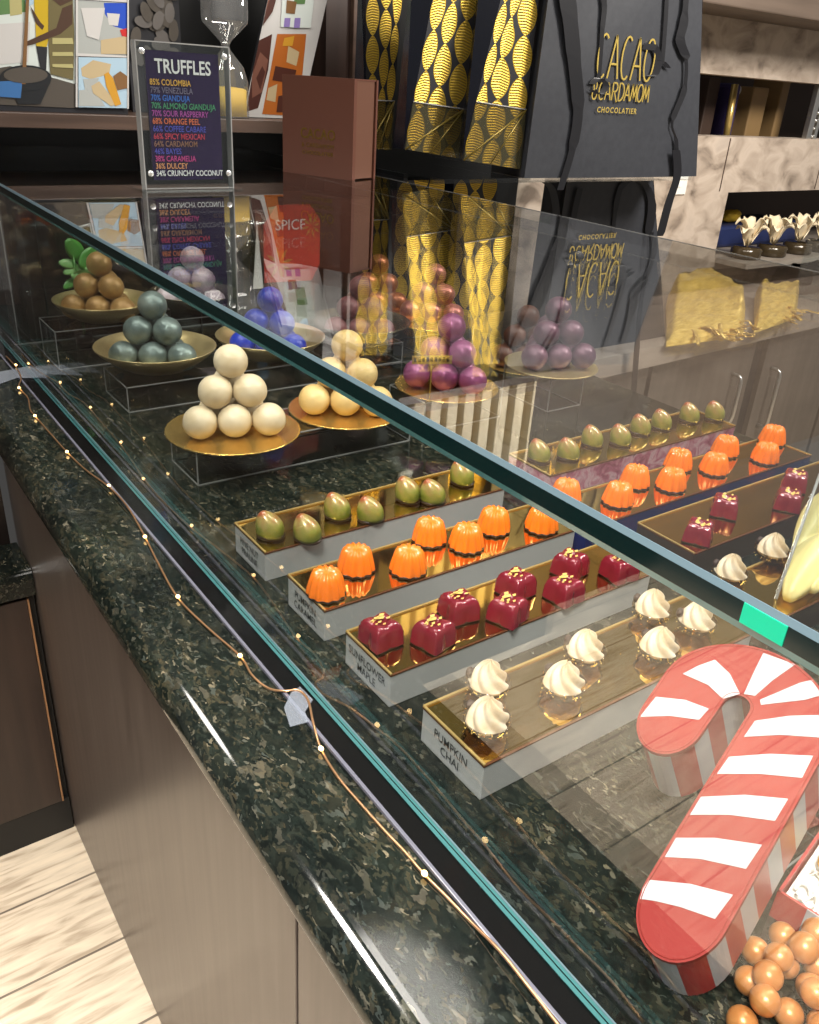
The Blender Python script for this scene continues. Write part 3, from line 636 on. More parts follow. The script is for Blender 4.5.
place(maroon_proto, [(380.5, 642), (433, 643), (458, 616), (507, 619), (515, 593), (563, 599), (569, 573), (618, 577)], 'maroon cushion bonbon', 'on the sunflower maple block', 'maroon bonbons in front', [.05, .25, -.1, .3, .12])
place(maroon_proto, [(697, 540), (723, 514), (786, 508), (793, 488)], 'maroon cushion bonbon', 'on the rear dark brown block', 'maroon bonbons at the rear', [.5, .6, .55])
place(cream_proto, [(486, 730), (487, 692), (562, 693), (583, 660), (657, 657), (650, 618), (694, 630)], 'cream swirl bonbon', 'on the pumpkin chai block', 'cream swirl bonbons in front', [.0, .35, -.2, .2, -.3])
place(cream_proto, [(728, 581), (770, 559)], 'cream swirl bonbon', 'behind the green sticker', 'cream swirl bonbons at the rear', [.1, -.2])

# ================================================================ YELLOW PODS AND DIVIDER
def pod(p, d, R_, label):
    p = Vector(p); d = Vector(d); pts = []; rr = []
    for i in range(17):
        q = i / 16; pts.append(p.lerp(d, q) + Vector((0, 0, .014 * math.sin(q * PI)))); rr.append(max(.003, R_ * math.sin(PI * (q * .90 + .05)) ** .7))
    mb = MB(); mb.tube(pts, rr, 'pod_yellow', 30)
    for i, vtx in enumerate(mb.v):
        k = i % 30; cpt = pts[min(i // 30, 16)]; mb.v[i] = cpt + (vtx - cpt) * (1 + .07 * math.cos(k / 30 * 2 * PI * 5))
    tag(mb.build('yellow_pod', base=(p.x, p.y, ZT)), label, 'confection', 'pale yellow pods')
pod(onz(788, 598, ZT + .014), onz(834, 538, ZT + .045), .042, 'pale yellow pod lying lowest at the right edge beside the green sticker')
pod(onz(797, 553, ZT + .03), onz(842, 490, ZT + .075), .040, 'pale yellow pod leaning behind the lowest one at the right edge')
pod(onz(812, 590, ZT + .028), onz(860, 530, ZT + .03), .036, 'pale yellow pod at the extreme right edge, mostly out of view')
dv = thing('acrylic_divider', 'thin upright clear acrylic divider between maroon bonbons and yellow pods', 'divider', (1.60, .885, ZT))
d0 = onz(776, 599, ZT); d1 = ony(820, 474, d0.y + .09)
ex = Vector((.9, .05, 0))
mb = MB(); qd = [d0, d0 + ex, d1 + ex, d1]; mb.hexa(qd, [q + Vector((0, .005, 0)) for q in qd], 'acrylic'); mb.build('sheet', dv)
mb = MB(); mb.tube([d0, d1], .0035, 'acrylic_edge', 6); mb.build('polished_edge', dv)

# ================================================================ CANDY CANE BOX
# the box leans towards the customer: its lid plane is tilted about the long axis of the case
TA = math.radians(28); CN = Vector((-math.sin(TA), 0, math.cos(TA))); CE = Vector((math.cos(TA), 0, math.sin(TA))); CT = .13
CP = onz(661, 944, CT * math.cos(TA) + .003)
def onp(u, v, off=0.):
    d = ray(u, v); return CAM + d * ((CP + CN * off - CAM).dot(CN) / d.dot(CN))
sl3 = onp(633, 905); an = math.radians(10.96); us = CE * math.cos(an) + Vector((0, 1, 0)) * math.sin(an); un = Vector((0, 1, 0)) * math.cos(an) - CE * math.sin(an)
def fc(s_, n_, h): return sl3 + us * s_ + un * n_ + CN * h
wd = .100; ri = .020; sb = .305; st = .205
def cane_outline(off=0.):
    w2 = wd / 2 + off; pts = []
    pts += [(.035 - (.068 + off) * math.sin(a), -wd / 2 + w2 * math.cos(a)) for a in [PI * i / 20 for i in range(21)]]
    pts += [(.12, -wd - off), (.22, -wd - off)]
    nc = ri
    for i in range(29):
        a = PI * i / 28; ro = .120 + (.108 - .120) * (i / 28) + off; pts.append((sb + ro * math.sin(a) * .88, nc - ro * math.cos(a)))
    t0 = ri * 2 + .002; t1 = nc + .108
    tc = (t0 + t1) / 2; tw = (t1 - t0) / 2
    pts += [(st + .042 - (.056 + off) * math.sin(a), tc + (tw + off) * math.cos(a)) for a in [PI * i / 16 for i in range(17)]]
    rin = ri - off
    pts += [(sb + rin * math.sin(a), nc + rin * math.cos(a)) for a in [PI * i / 18 for i in range(19)]]
    pts += [(.2, off), (.1, off)]
    return [Vector((p[0], p[1], 0)) for p in pts]
def strip_side(mb, pts, z0, z1, per, frac, slant, m1, m2, phase=0.):
    n = len(pts); P2 = [Vector((p.x, p.y)) for p in pts]; acc = [0.]
    for i in range(n): acc.append(acc[-1] + (P2[(i + 1) % n] - P2[i]).length)
    T = acc[-1]; nb = round(T / per); per = T / nb
    def at(s):
        s %= T
        for i in range(n):
            if acc[i + 1] >= s: q = (s - acc[i]) / max(1e-9, acc[i + 1] - acc[i]); return P2[i].lerp(P2[(i + 1) % n], q)
        return P2[0]
    for k in range(nb):
        for (f0, f1, mm) in ((0, frac, m1), (frac, 1, m2)):
            c = 8
            for j in range(c):
                s0 = (k + f0 + (f1 - f0) * j / c) * per + phase; s1 = (k + f0 + (f1 - f0) * (j + 1) / c) * per + phase
                a, b, c2, d = at(s0 + slant), at(s1 + slant), at(s1), at(s0)
                mb.add([(a.x, a.y, z0), (b.x, b.y, z0), (c2.x, c2.y, z1), (d.x, d.y, z1)], [[0, 1, 2, 3]], mm, True)
def tocane(mb): mb.v = [fc(v.x, v.y, v.z) for v in mb.v]; return mb
cb0 = fc(.03, -.05, -CT)
cane = thing('candy_cane_box', 'large red and white striped gift box shaped like a candy cane', 'box', (cb0.x, cb0.y, 0))
out = cane_outline(0); n = len(out)
mb = MB(); strip_side(mb, out, -CT, -.006, .071, .47, .0, 'cane_white', 'cane_red_dark', .012)
mb.add([(p.x, p.y, -CT) for p in out], [list(range(n))[::-1]], 'cane_red_dark'); tocane(mb).build('body', cane)
mb = MB(); lo = cane_outline(.002); mb.prism([(p.x, p.y) for p in lo], -.008, 0, 'cane_red'); lid = tocane(mb).build('lid', cane)
stripes = [[(640, 899), (643, 889), (649, 880), (690, 884), (733, 895), (715, 919), (680, 907), (655, 901)], [(665, 857), (676, 838), (715, 838), (762, 845), (746, 869), (700, 859)], [(690, 815), (701, 797), (745, 795), (788, 799), (775, 821), (730, 815)], [(717, 774), (729, 757), (770, 754), (813, 756), (802, 778), (760, 774)], [(744, 737), (755, 721), (790, 716), (838, 716), (826, 738), (780, 735)],
           [(761, 705), (760, 700), (800, 683), (836, 672), (846, 692), (805, 700)], [(744, 694), (755, 696), (772, 681), (796, 664), (764, 652), (755, 670)], [(683, 674), (698, 666), (715, 660), (730, 674), (740, 694), (723, 699), (708, 685)], [(640, 717), (656, 697), (685, 700), (709, 709), (699, 720), (670, 716)]]
mb = MB()
for q in stripes:
    a = []
    for u, v in q:
        d_ = onp(u, v) - sl3; s_, n_ = d_.dot(us), d_.dot(un)
        if s_ > sb:
            rx, ry = (s_ - sb) / .88, n_ - ri; r_ = math.hypot(rx, ry); lim = .108 if ry > 0 else .116
            if r_ > lim: s_, n_ = sb + rx * lim / r_ * .88, ri + ry * lim / r_
        else: n_ = max(n_, -wd + .002)
        a.append(fc(s_, n_, .0001))
    mb.hexa([p + CN * .0007 for p in a], a, 'cane_white')
mb.build('stripes', lid, label='white paper stripes')
mb = MB(); rim = [fc(p.x, p.y, .0003) for p in cane_outline(-.0015)]; mb.tube(rim + [rim[0]], .0009, 'cane_red', 5); mb.build('rim_seam', lid)
q = fc(.27, -.05, -CT); riser(q.x, q.x + .12, q.y - .03, q.y + .05, q.z - .002, 'clear acrylic riser propping up the raised end of the candy cane box')

# small open box at right edge
gb = onz(812, 905, .03); gx, gy = gb.x + .055, gb.y - .005
g_ = thing('treat_box', 'small open red and white box with white filler at the right edge', 'box', (gx, gy, 0), .19)
mb = MB(); cx, cy = gx, gy
for (x0, x1, y0, y1) in [(-.085, .085, -.055, -.051), (-.085, .085, .051, .055), (-.085, -.081, -.055, .055), (.081, .085, -.055, .055)]:
    mb.box((cx + x0, cy + y0, .003), (cx + x1, cy + y1, .05), 'cane_red_dark')
mb.box((cx - .085, cy - .055, .0005), (cx + .085, cy + .055, .004), 'cane_red_dark'); mb.build('body', g_)
mb = MB()
for k in range(3): mb.box((cx - .058 + k * .05, cy - .0562, .001), (cx - .036 + k * .05, cy - .0548, .051), 'cane_white')
mb.box((cx - .0862, cy - .02, .001), (cx - .0848, cy + .015, .051), 'cane_white'); mb.build('stripes', g_)
mb = MB()
for k in range(26):
    x, y = cx + random.uniform(-.07, .07), cy + random.uniform(-.042, .042); a = random.random() * 6
    mb.tube([(x + .012 * math.cos(a + q), y + .012 * math.sin(a + q), .042 + .009 * math.sin(q * 2 + k) + .004 * q) for q in (0, .7, 1.4, 2.1, 2.8)], .0035, 'paper_white', 6, .5)
mb.box((cx - .078, cy - .048, .005), (cx + .078, cy + .048, .036), 'paper_white', .004)
o = mb.build('paper_filler', g_, label='white crinkled paper filler'); o['kind'] = 'stuff'
yy = onz(812, 853, .075)
mb = MB(); mb.ball((cx + .0, cy + .012, .072), .026, 'candy_yellow', 3, (1.2, .9, .8), .06, 4); tag(mb.build('yellow_candy', base=(cx, cy + .012, .05)), 'yellow sweet sitting on white filler in the small red box', 'candy')
# caramel pearls
pr = .0185
listed = [(755.5, 951), (775, 940.5), (779, 957), (804, 947.5), (805, 970), (749, 981), (768, 976), (791.5, 988.5), (741.5, 997.5), (765, 1000.5), (788.5, 1013.5), (742, 1022), (763, 1017), (808, 1013), (815.5, 993.5), (817, 933), (819, 962)]
def pearl_lab(i): return 'caramel coloured chocolate pearl in the cluster at the bottom right corner'
first = None; placed = []
def pearl(p, r_):
    global first
    for q, rq in placed:
        if (Vector(q) - p).length < (r_ + rq) * .93: return False
    placed.append((tuple(p), r_))
    if first is None:
        mb = MB(); mb.ball(p, pr, 'pearl_caramel', 3, (1, 1, 1), .02, 2); first = mb.build('chocolate_pearl', base=p); tag(first, pearl_lab(0), 'chocolate pearl', 'caramel chocolate pearls')
        first.scale = [r_ / pr] * 3
    else:
        o = first.copy(); COL.objects.link(o); o.location = W(p); o.scale = [r_ / pr] * 3; o.rotation_euler = (random.random(), random.random(), random.random() * 6)
    return True
rowz = {}
for u, v in listed:
    z = pr if (u < 760 or v > 1010) else pr * 2.5
    if 765 < u and 945 < v < 1000: z = pr * 2.6
    pearl(onz(u, v, z), pr * random.uniform(.93, 1.04))
c0 = onz(800, 985, pr)
for k in range(900):
    x = c0.x + random.uniform(-.10, .16); y = c0.y + random.uniform(-.13, .10); lay = 0 if k < 600 else 1
    p = Vector((x, y, pr * (1 + lay * 1.66)))
    uv = RC @ (p - CAM); u, v = uv.x / uv.z * F + 409.5, uv.y / uv.z * F + 512
    if u < 738 or v < 930 - (u - 760) * .15 or v > 1100 or u > 900: continue
    if abs(x - cx) < .12 and y > cy - .09: continue
    e0_ = fc(.03, -wd, -CT * .7); e1_ = fc(.25, -wd, -CT * .7); dd = Vector((e1_.x - e0_.x, e1_.y - e0_.y)).normalized(); nn = (Vector((x, y)) - Vector((e0_.x, e0_.y))).dot(Vector((-dd.y, dd.x)))
    if nn > -.022: continue
    pearl(p, pr * random.uniform(.93, 1.0))

# ================================================================ ON TOP OF THE GLASS
ZO = .6
GXF = lambda v: CAM + (v - CAM) * KG
# truffle flavour sign
sg = thing('flavour_sign', 'upright clear acrylic sign holder with a navy truffle flavour list', 'sign', (1.24, 3.13, ZO))
fr = frame3((1.245, 3.115, .83), (1, 0, 0), (0, 0, 1))
mb = MB(); mb.box((1.078, 3.118, ZO + .001), (1.41, 3.128, 1.065), 'acrylic'); mb.box((1.078, 3.145, ZO + .001), (1.41, 3.155, 1.065), 'acrylic'); mb.box((1.05, 3.08, ZO + .0005), (1.43, 3.19, ZO + .006), 'acrylic'); mb.build('holder', sg)
mb = MB(); e = .002
for x in (1.078, 1.41): mb.box((x - e, 3.116, ZO + .001), (x + e, 3.157, 1.065), 'acrylic_edge')
mb.box((1.078, 3.116, 1.063), (1.41, 3.157, 1.067), 'acrylic_edge'); mb.box((1.078, 3.114, ZO + .002), (1.41, 3.118, ZO + .007), 'acrylic_edge'); mb.build('polished_edge', sg)
mb = MB(); mb.box((1.113, 3.131, .632), (1.375, 3.142, 1.040), 'navy_card'); cd = mb.build('print_card', sg, label='navy printed card')
frt = frame3((1.244, 3.1305, .83), (1, 0, 0), (0, 0, 1))
lines = [('85% COLOMBIA', 'gold'), ('79% VENEZUELA', 'grey'), ('70% GIANDUJA', 'azure'), ('70% ALMOND GIANDUJA', 'green'), ('70% SOUR RASPBERRY', 'magenta'), ('68% ORANGE PEEL', 'orange'), ('66% COFFEE CABARE', 'blue'), ('66% SPICY MEXICAN', 'red'), ('64% CARDAMOM', 'tan'), ('46% EARL GREY'[:8] + 'EL', 'blue'), ('38% CARAMELIA', 'pink'), ('36% DULCEY', 'peach'), ('34% CRUNCHY COCONUT', 'white')]
lines[9] = ('46% BAYES', 'blue')
mb = MB(); text('TRUFFLES', .060, frame3((1.244, 3.1295, .992), (1, 0, 0), (0, 0, 1)), 'text_white', bold=.018, xs=.78, mb=mb); mb.build('heading', cd, fixn=False)
for i, (tx, cc) in enumerate(lines):
    text(tx, .0265, frame3((1.122, 3.1295, .944 - i * .0242), (1, 0, 0), (0, 0, 1)), 'text_' + cc, align='LEFT', bold=.012, xs=.78, parent=cd, name='flavour_line')
for x in (1.098, 1.392):
    for z in (.655, 1.035):
        mb = MB(); mb.lathe([(0, 0), (.0105, 0), (.0105, .004), (.008, .007), (0, .0075)], 'bolt', 20); R_ = Matrix.Rotation(PI / 2, 3, 'X')
        mb.v = [R_ @ q + Vector((x, 3.118, z)) for q in mb.v]; mb.build('bolt', sg)
# brown gift box
A_ = Vector((1.892, 3.647, ZO)); B_ = Vector((2.045, 3.304, ZO)); C_ = Vector((2.202, 3.364, ZO)); D_ = A_ + C_ - B_; HBb = .392
gbx = thing('gift_box', 'square copper brown gift box with gold emblem standing on the glass top', 'gift box', (2.05, 3.45, ZO))
up = Vector((0, 0, 1)); ub = (B_ - A_).normalized(); uc = (C_ - B_).normalized()
def rot_box(mb, o, ux, uy, x0, x1, y0, y1, z0, z1, mat):
    q = [o + ux * x + uy * y for x, y in ((x0, y0), (x1, y0), (x1, y1), (x0, y1))]
    mb.hexa([Vector((p.x, p.y, z0)) for p in q], [Vector((p.x, p.y, z1)) for p in q], mat)
LB = (B_ - A_).length; LC = (C_ - B_).length
mb = MB(); rot_box(mb, A_, ub, uc, .006, LB - .006, .02, LC - .02, ZO + .006, ZO + HBb - .006, 'box_brown_side'); mb.build('tray', gbx)
mb = MB(); rot_box(mb, A_, ub, uc, 0, LB, 0, .02, ZO + .0005, ZO + HBb, 'box_brown'); cv = mb.build('cover', gbx)
mb = MB(); rot_box(mb, A_, ub, uc, 0, LB, LC - .012, LC, ZO + .0005, ZO + HBb, 'box_brown'); rot_box(mb, A_, ub, uc, 0, LB - .004, .02, LC - .012, ZO + HBb - .006, ZO + HBb, 'box_brown'); rot_box(mb, A_, ub, uc, -.001, .006, .02, LC - .012, ZO + .0005, ZO + HBb, 'box_brown'); mb.build('back_cover', gbx)
fe = frame3(A_ + ub * (LB * .51) + up * (HBb * .43), ub, up); 
mb = MB(); text('CACAO', .058, fe, 'gold_ink', xs=.9, bold=.01, mb=mb)
fe2 = frame3(A_ + ub * (LB * .51) + up * (HBb * .43 - .045), ub, up); text('& CARDAMOM', .026, fe2, 'gold_ink', xs=1.0, mb=mb)
fe3 = frame3(A_ + ub * (LB * .51) + up * (HBb * .43 - .075), ub, up); text('CHOCOLATIER', .022, fe3, 'gold_ink', bold=.01, xs=1.1, mb=mb)
mb.build('emblem', cv, fixn=False, label='gold stamped emblem')

GXF = None
# ================================================================ SHELF AND WHAT STANDS ON IT
ZS = .797
mb = MB(); mb.box((.57, 3.9, .741), (2.30, YW - .001, ZS), 'shelf_wood', .003); tag(mb.build('wall_shelf', base=(1.4, YW, .741)), 'brown wooden wall shelf carrying the pictures and the hourglass', 'shelf')
def board(name, label, x0, x1, y, z0, z1, lean=0., shear=0.):
    rt = thing(name, label, 'picture', ((x0 + x1) / 2, y, z0))
    fr = lambda u, v, d=0.: Vector((x0 + u + shear * v, y - d + lean * v, z0 + v))
    mb = MB(); w_, h_ = x1 - x0, z1 - z0
    mb.hexa([fr(0, 0, 0), fr(w_, 0, 0), fr(w_, h_, 0), fr(0, h_, 0)], [fr(0, 0, -.02), fr(w_, 0, -.02), fr(w_, h_, -.02), fr(0, h_, -.02)], 'print_charcoal'); bd = mb.build('panel', rt)
    return rt, bd, fr, w_, h_
YB = 3.97
q0 = ony(0, 104, YB); q1 = ony(127, 110, YB)
rt, bd, fr, w_, h_ = board('photo_collage', 'large glossy photo collage of an outdoor cooking scene at far left', .40, q1.x + .004, YB, ZS + .001, 1.55)
mb = MB(); X = lambda u: ony(u, 60, YB).x - .40
def Q(u, v): q = ony(u, v, YB); return (q.x - .40, q.z - ZS - .001)
k = 0
def pp(mat, *px):
    global k; k += 1; mb.patch([Q(u, v) for u, v in px], fr, mat, .001 + .0004 * k)
pp('print_pale', (-60, -60), (75, -60), (75, 107), (-60, 100))
pp('print_foliage', (-60, -60), (40, -60), (26, 12), (-60, 22)); pp('print_straw', (8, -30), (20, -30), (22, 14), (10, 16)); pp('print_sky', (22, -30), (40, -30), (36, 2), (26, 8))
pp('print_offwhite', (-60, 28), (30, 22), (28, 62), (-60, 70)); pp('print_soil', (-60, 78), (10, 66), (75, 84), (75, 108), (-60, 102))
pp('print_yellow', (33, -10), (50, -10), (52, 26), (46, 48), (36, 46), (35, 20)); pp('print_charcoal', (36, 46), (47, 47), (46, 70), (40, 68)); pp('print_skin', (34, 12), (40, 22), (44, 26), (42, 30), (36, 24), (30, 6))
pp('print_khaki', (48, -8), (72, -8), (74, 34), (73, 80), (50, 74), (48, 40)); pp('print_skin', (62, 8), (72, 4), (72, 24), (60, 34), (34, 44), (26, 46), (25, 42), (56, 28)); pp('print_skin', (50, -30), (72, -30), (73, 0), (60, 6), (50, -2))
pp('print_straw', (52, 38), (72, 38), (73, 44), (52, 44)); pp('print_straw', (52, 52), (72, 52), (73, 56), (52, 56)); pp('print_straw', (52, 64), (72, 64), (73, 68), (52, 67))
mb.patch([Q(25 + 26 * math.cos(t), 78 + 13 * math.sin(t)) for t in [2 * PI * i / 24 for i in range(24)]], fr, 'print_cauldron', .009); pp('print_cauldron', (2, 76), (50, 82), (40, 104), (18, 104)); k += 4
mb.patch([Q(25 + 22 * math.cos(t), 75 + 8 * math.sin(t)) for t in [2 * PI * i / 24 for i in range(24)]], fr, 'print_soil', .0105)
pp('print_bluebag', (-10, 82), (22, 80), (20, 98), (-10, 96)); pp('print_brown', (26, -10), (29, -10), (25, 84), (21, 84))
pp('print_offwhite', (75, -60), (77.5, -60), (77.5, 107), (75, 107))
pp('print_lightgrey', (77.5, 0), (126, 3), (126, 55), (77.5, 54)); pp('print_cobalt', (103, 3), (126, 3), (126, 30), (112, 26), (104, 14)); pp('print_offwhite', (106, 13), (119, 14), (117, 26), (108, 25)); pp('print_sand', (100, 40), (126, 36), (126, 54), (100, 54)); pp('print_red', (119, 30), (126, 28), (126, 37), (121, 36)); pp('print_offwhite', (80, 8), (104, 8), (98, 40), (86, 36)); pp('print_offwhite', (77.5, -60), (126, -60), (126, 2.5), (77.5, -.5)); pp('print_cyanblue', (80, -30), (124, -30), (124, -2), (80, -4))
pp('print_offwhite', (75, 53), (126, 55.5), (126, 57.5), (75, 56)); pp('print_sky', (77.5, 57), (126, 58), (126, 108), (77.5, 107)); pp('print_sand', (80, 68), (92, 60), (110, 64), (108, 74), (90, 79), (81, 76)); pp('print_lightgrey', (78, 90), (94, 89), (104, 106), (78, 106)); pp('print_lightgrey', (82, 79), (98, 78), (92, 90), (84, 90))
pp('print_sand', (90, 86), (98, 81), (116, 104), (110, 106), (92, 93)); pp('print_ochre', (103, 74), (107, 72), (112, 78), (120, 104), (114, 106), (105, 86)); pp('print_brown', (112, 76), (119, 71), (126, 76), (126, 88), (116, 90)); pp('print_offwhite', (126, -60), (127.5, -60), (127.5, 108.5), (126, 108.5))
mb.build('print', bd)
# dark almond photograph
YA = 4.2; a0 = ony(129, 60, YA); a1 = ony(182, 60, YA)
rt, bd, fr, w_, h_ = board('almond_photo', 'dark grey photograph of almonds on the shelf behind the sign', a0.x, a1.x, YA, ZS + .001, 1.6)
mb = MB(); rr = random.Random(3)
for k2 in range(46):
    ux, vy = rr.uniform(.03, w_ - .03), rr.uniform(.19, h_ - .04); an = rr.random() * 3.1; e_ = ell(0, 0, .040, .023, 14)
    mb.patch([(min(max(ux + x * math.cos(an) - y * math.sin(an), .004), w_ - .004), vy + x * math.sin(an) + y * math.cos(an)) for x, y in e_], fr, ('print_almond', 'print_soil')[k2 % 2], .001 + .0003 * k2)
mb.build('print', bd)
# pot collage leaning
YP = 4.05
b0 = ony(243, 113, YP); b1 = ony(300, 117, YP)
rt, bd, fr, w_, h_ = board('pot_collage', 'tilted photo collage of copper pots and spices beside the hourglass', b0.x, b1.x, YP, ZS + .001, 1.5, shear=.28)
mb = MB(); k = 0
def Q(u, v):
    q = ony(u, v, YP); vv = q.z - ZS - .001; return (min(max(q.x - b0.x - .28 * vv, 0), w_), max(vv, .002))
pp('print_offwhite', (200, -60), (345, -60), (302, 120), (240, 120))
pp('print_choc', (243, 70), (256, 40), (272, 34), (268, 70), (258, 108), (246, 112)); pp('print_choc_light', (250, 76), (260, 52), (268, 60), (262, 92), (252, 98)); pp('print_choc', (256, 78), (262, 66), (265, 72), (260, 90))
pp('print_rust', (277, 34), (306, 34), (298, 116), (262, 114)); pp('print_sand', (288, 46), (299, 52), (296, 66), (286, 62)); pp('print_sand', (268, 88), (277, 84), (275, 102), (266, 100)); pp('print_choc', (275, 66), (296, 70), (293, 84), (272, 80)); pp('print_ochre', (284, 38), (294, 36), (292, 46), (282, 46)); pp('print_choc', (278, 96), (296, 92), (295, 112), (276, 112))
pp('print_choc', (256, -30), (284, -30), (272, 12), (262, 26), (254, 22)); pp('print_choc_light', (262, -10), (272, -10), (264, 16), (258, 16)); pp('print_pale', (284, -40), (318, -40), (310, 28), (280, 27)); pp('print_violet', (284, 18), (290, 18), (289, 27), (283, 27)); pp('print_violet', (294, 18), (300, 18), (299, 28), (293, 28)); pp('print_foliage', (296, -20), (308, -20), (304, 4), (293, 4)); pp('print_brown', (286, 0), (296, 2), (294, 14), (285, 13))
mb.build('print', bd)
# hourglass
h0 = ony(228, 116, 4.0); hz = ZS + .001; hx = h0.x
hg = thing('hourglass', 'clear square hourglass with yellow sand on the shelf behind the sign', 'hourglass', (hx, 4.0, hz))
def sq(prof, mat, c, p=5.):
    mb = MB()
    def fn(a, r, z): k = (abs(math.cos(a)) ** p + abs(math.sin(a)) ** p) ** (-1 / p); return (r * k, z)
    mb.lathe(prof, mat, 64, c, fn=fn); return mb
mb = sq([(0, 0), (.080, 0), (.082, .004), (.082, .15), (.066, .21), (.018, .275), (.015, .29), (.022, .31), (.085, .38), (.088, .40), (.088, .56), (0, .56)], 'hourglass_glass', (hx, 4.0, hz)); mb.build('glass_body', hg)
mb = sq([(0, .008), (.074, .008), (.074, .118), (.06, .124), (.0, .13)], 'sand_yellow', (hx, 4.0, hz)); mb.build('sand', hg, label='yellow sand')

# ================================================================ BAGS ON THE WALL
# clear shelf the bags stand on
YBG = 3.15
zsh = .622
sh = thing('glass_wall_shelf', 'clear glass wall shelf under the hanging row of gift bags', 'shelf', (3.4, YW, zsh - .02))
mb = MB(); mb.box((2.38, YBG + .02, zsh - .022), (4.16, YW - .002, zsh - .002), 'acrylic'); mb.build('sheet', sh)
for x in (2.5, 3.3, 4.05): mb = MB(); mb.box((x - .012, YBG + .4, zsh - .06), (x + .012, YW - .002, zsh - .023), 'black_plastic'); mb.build('bracket', sh)
STROKES = {'C': [arc(.5, .5, .46, .5, 55, 305)], 'O': [arc(.5, .5, .46, .5, 0, 360, 22)], 'A': [[(0, 0), (.42, 1)], [(.42, 1), (.95, 0)], [(.18, .34), (.72, .34)]], 'R': [[(.1, 0), (.1, 1)], [(.1, 1), (.5, 1)] + arc(.5, .75, .36, .25, 90, -90, 8) + [(.1, .5)], [(.4, .5), (.95, -.1)]], 'D': [[(.1, 0), (.1, 1), (.35, 1)] + arc(.35, .5, .6, .5, 90, -90, 12) + [(.1, 0)]], 'M': [[(0, 0), (.18, 1)], [(.18, 1), (.5, .15)], [(.5, .15), (.82, 1)], [(.82, 1), (1, 0)]], '&': [arc(.45, .76, .24, .22, -60, 240, 12), arc(.45, .27, .36, .27, 100, 400, 14)]}
def logo(parent, fr, w, h):
    mb = MB(); x = 0
    def word(s, x0, x1, y0, y1, sw):
        n = len(s); cw = (x1 - x0) / n
        for i, ch in enumerate(s):
            for st_ in STROKES[ch]: mb.stroke([(x0 + (i + .06 + .92 * u) * cw, y0 + v * (y1 - y0)) for u, v in st_], sw, fr, 'gold_foil', .0025 + .0001 * i)
    word('CACAO', 0, w, h * .45, h, .0085)
    word('&CARDAMOM', -.01 * w, w, h * .17, h * .40, .0065)
    text('CHOCOLATIER', h * .105, frame3(fr(w * .47, h * .035, .002), fr(1, 0) - fr(0, 0), fr(0, 1) - fr(0, 0)), 'gold_foil', bold=.02, spacing=1.25, mb=mb)
    mb.build('logo', parent, fixn=False, label='gold stamped logo lettering')
def carrier(label, y, bl, br, tl, tr, depth, with_logo, ribbons, name='carrier_bag', zb=None):
    bl, br, tl, tr = [Vector(q) for q in (bl, br, tl, tr)]
    rt = thing(name, label, 'gift bag', ((bl.x + br.x) / 2, y, bl.z))
    mb = MB(); off = Vector((.03, depth, 0))
    # gusseted paper body, open at the top, with folded side pleats
    nu = 14; g = []
    for i in range(nu + 1):
        u = i / nu; row = []
        for j in range(13):
            v = j / 12; q = bl.lerp(br, u).lerp(tl.lerp(tr, u), v); q = q + Vector((0, -.014 * math.sin(u * PI) * (1 - .4 * v) + .006 * noise.noise(Vector((u * 3, v * 3, y))), 0)); row.append(q)
        g.append(row)
    mb.sheet(g, 'bag_paper', .004, False, (0, 1, 0))
    b2, r2_, t2, t3 = bl + off, br + off, tl + off, tr + off
    mb.add([b2, r2_, t3, t2], [[3, 2, 1, 0]], 'bag_paper'); mb.add([bl, br, r2_, b2], [[0, 1, 2, 3]], 'bag_paper')
    for (p, q, r_, s_, sx) in ((bl, tl, t2, b2, 1), (br, tr, t3, r2_, -1)):
        mid0 = p.lerp(s_, .5) + Vector((.012 * sx, 0, 0)); mid1 = q.lerp(r_, .5) + Vector((.05 * sx, 0, 0))
        mb.add([p, q, mid1, mid0], [[0, 1, 2, 3]], 'bag_paper'); mb.add([mid0, mid1, r_, s_], [[0, 1, 2, 3]], 'bag_paper')
    body = mb.build('body', rt, fixn=False)
    if with_logo:
        c0 = with_logo[0]; logo(body, frame3(c0, br - bl, (0, 0, 1)), with_logo[1], with_logo[2])
    for path, wd_ in ribbons:
        mb = MB(); P3 = crom([Vector(p) for p in path], 5); A = []
        for i, p in enumerate(P3):
            ww = wd_[min(int(i / 5), len(wd_) - 1)] if isinstance(wd_, (list, tuple)) else wd_
            A.append([p + Vector((-ww, 0, 0)), p + Vector((ww, -.004, 0))])
        mb.sheet(A, 'ribbon', .002, False, (0, 1, 0)); mb.build('ribbon', rt, label='black satin ribbon')
    return rt
yb = YBG
def pb(u, v, y=yb): return ony(u, v, y)
bl = pb(525, 172); br = pb(697, 172); zb = zsh
bl.z = br.z = zsh
tl = pb(556, -60); tr = pb(705, -60)
def rb(*px, y=yb - .02): return [ony(u, v, y) for u, v in px]
c0 = pb(589, 112, yb - .018); c1 = pb(658, 40, yb - .018)
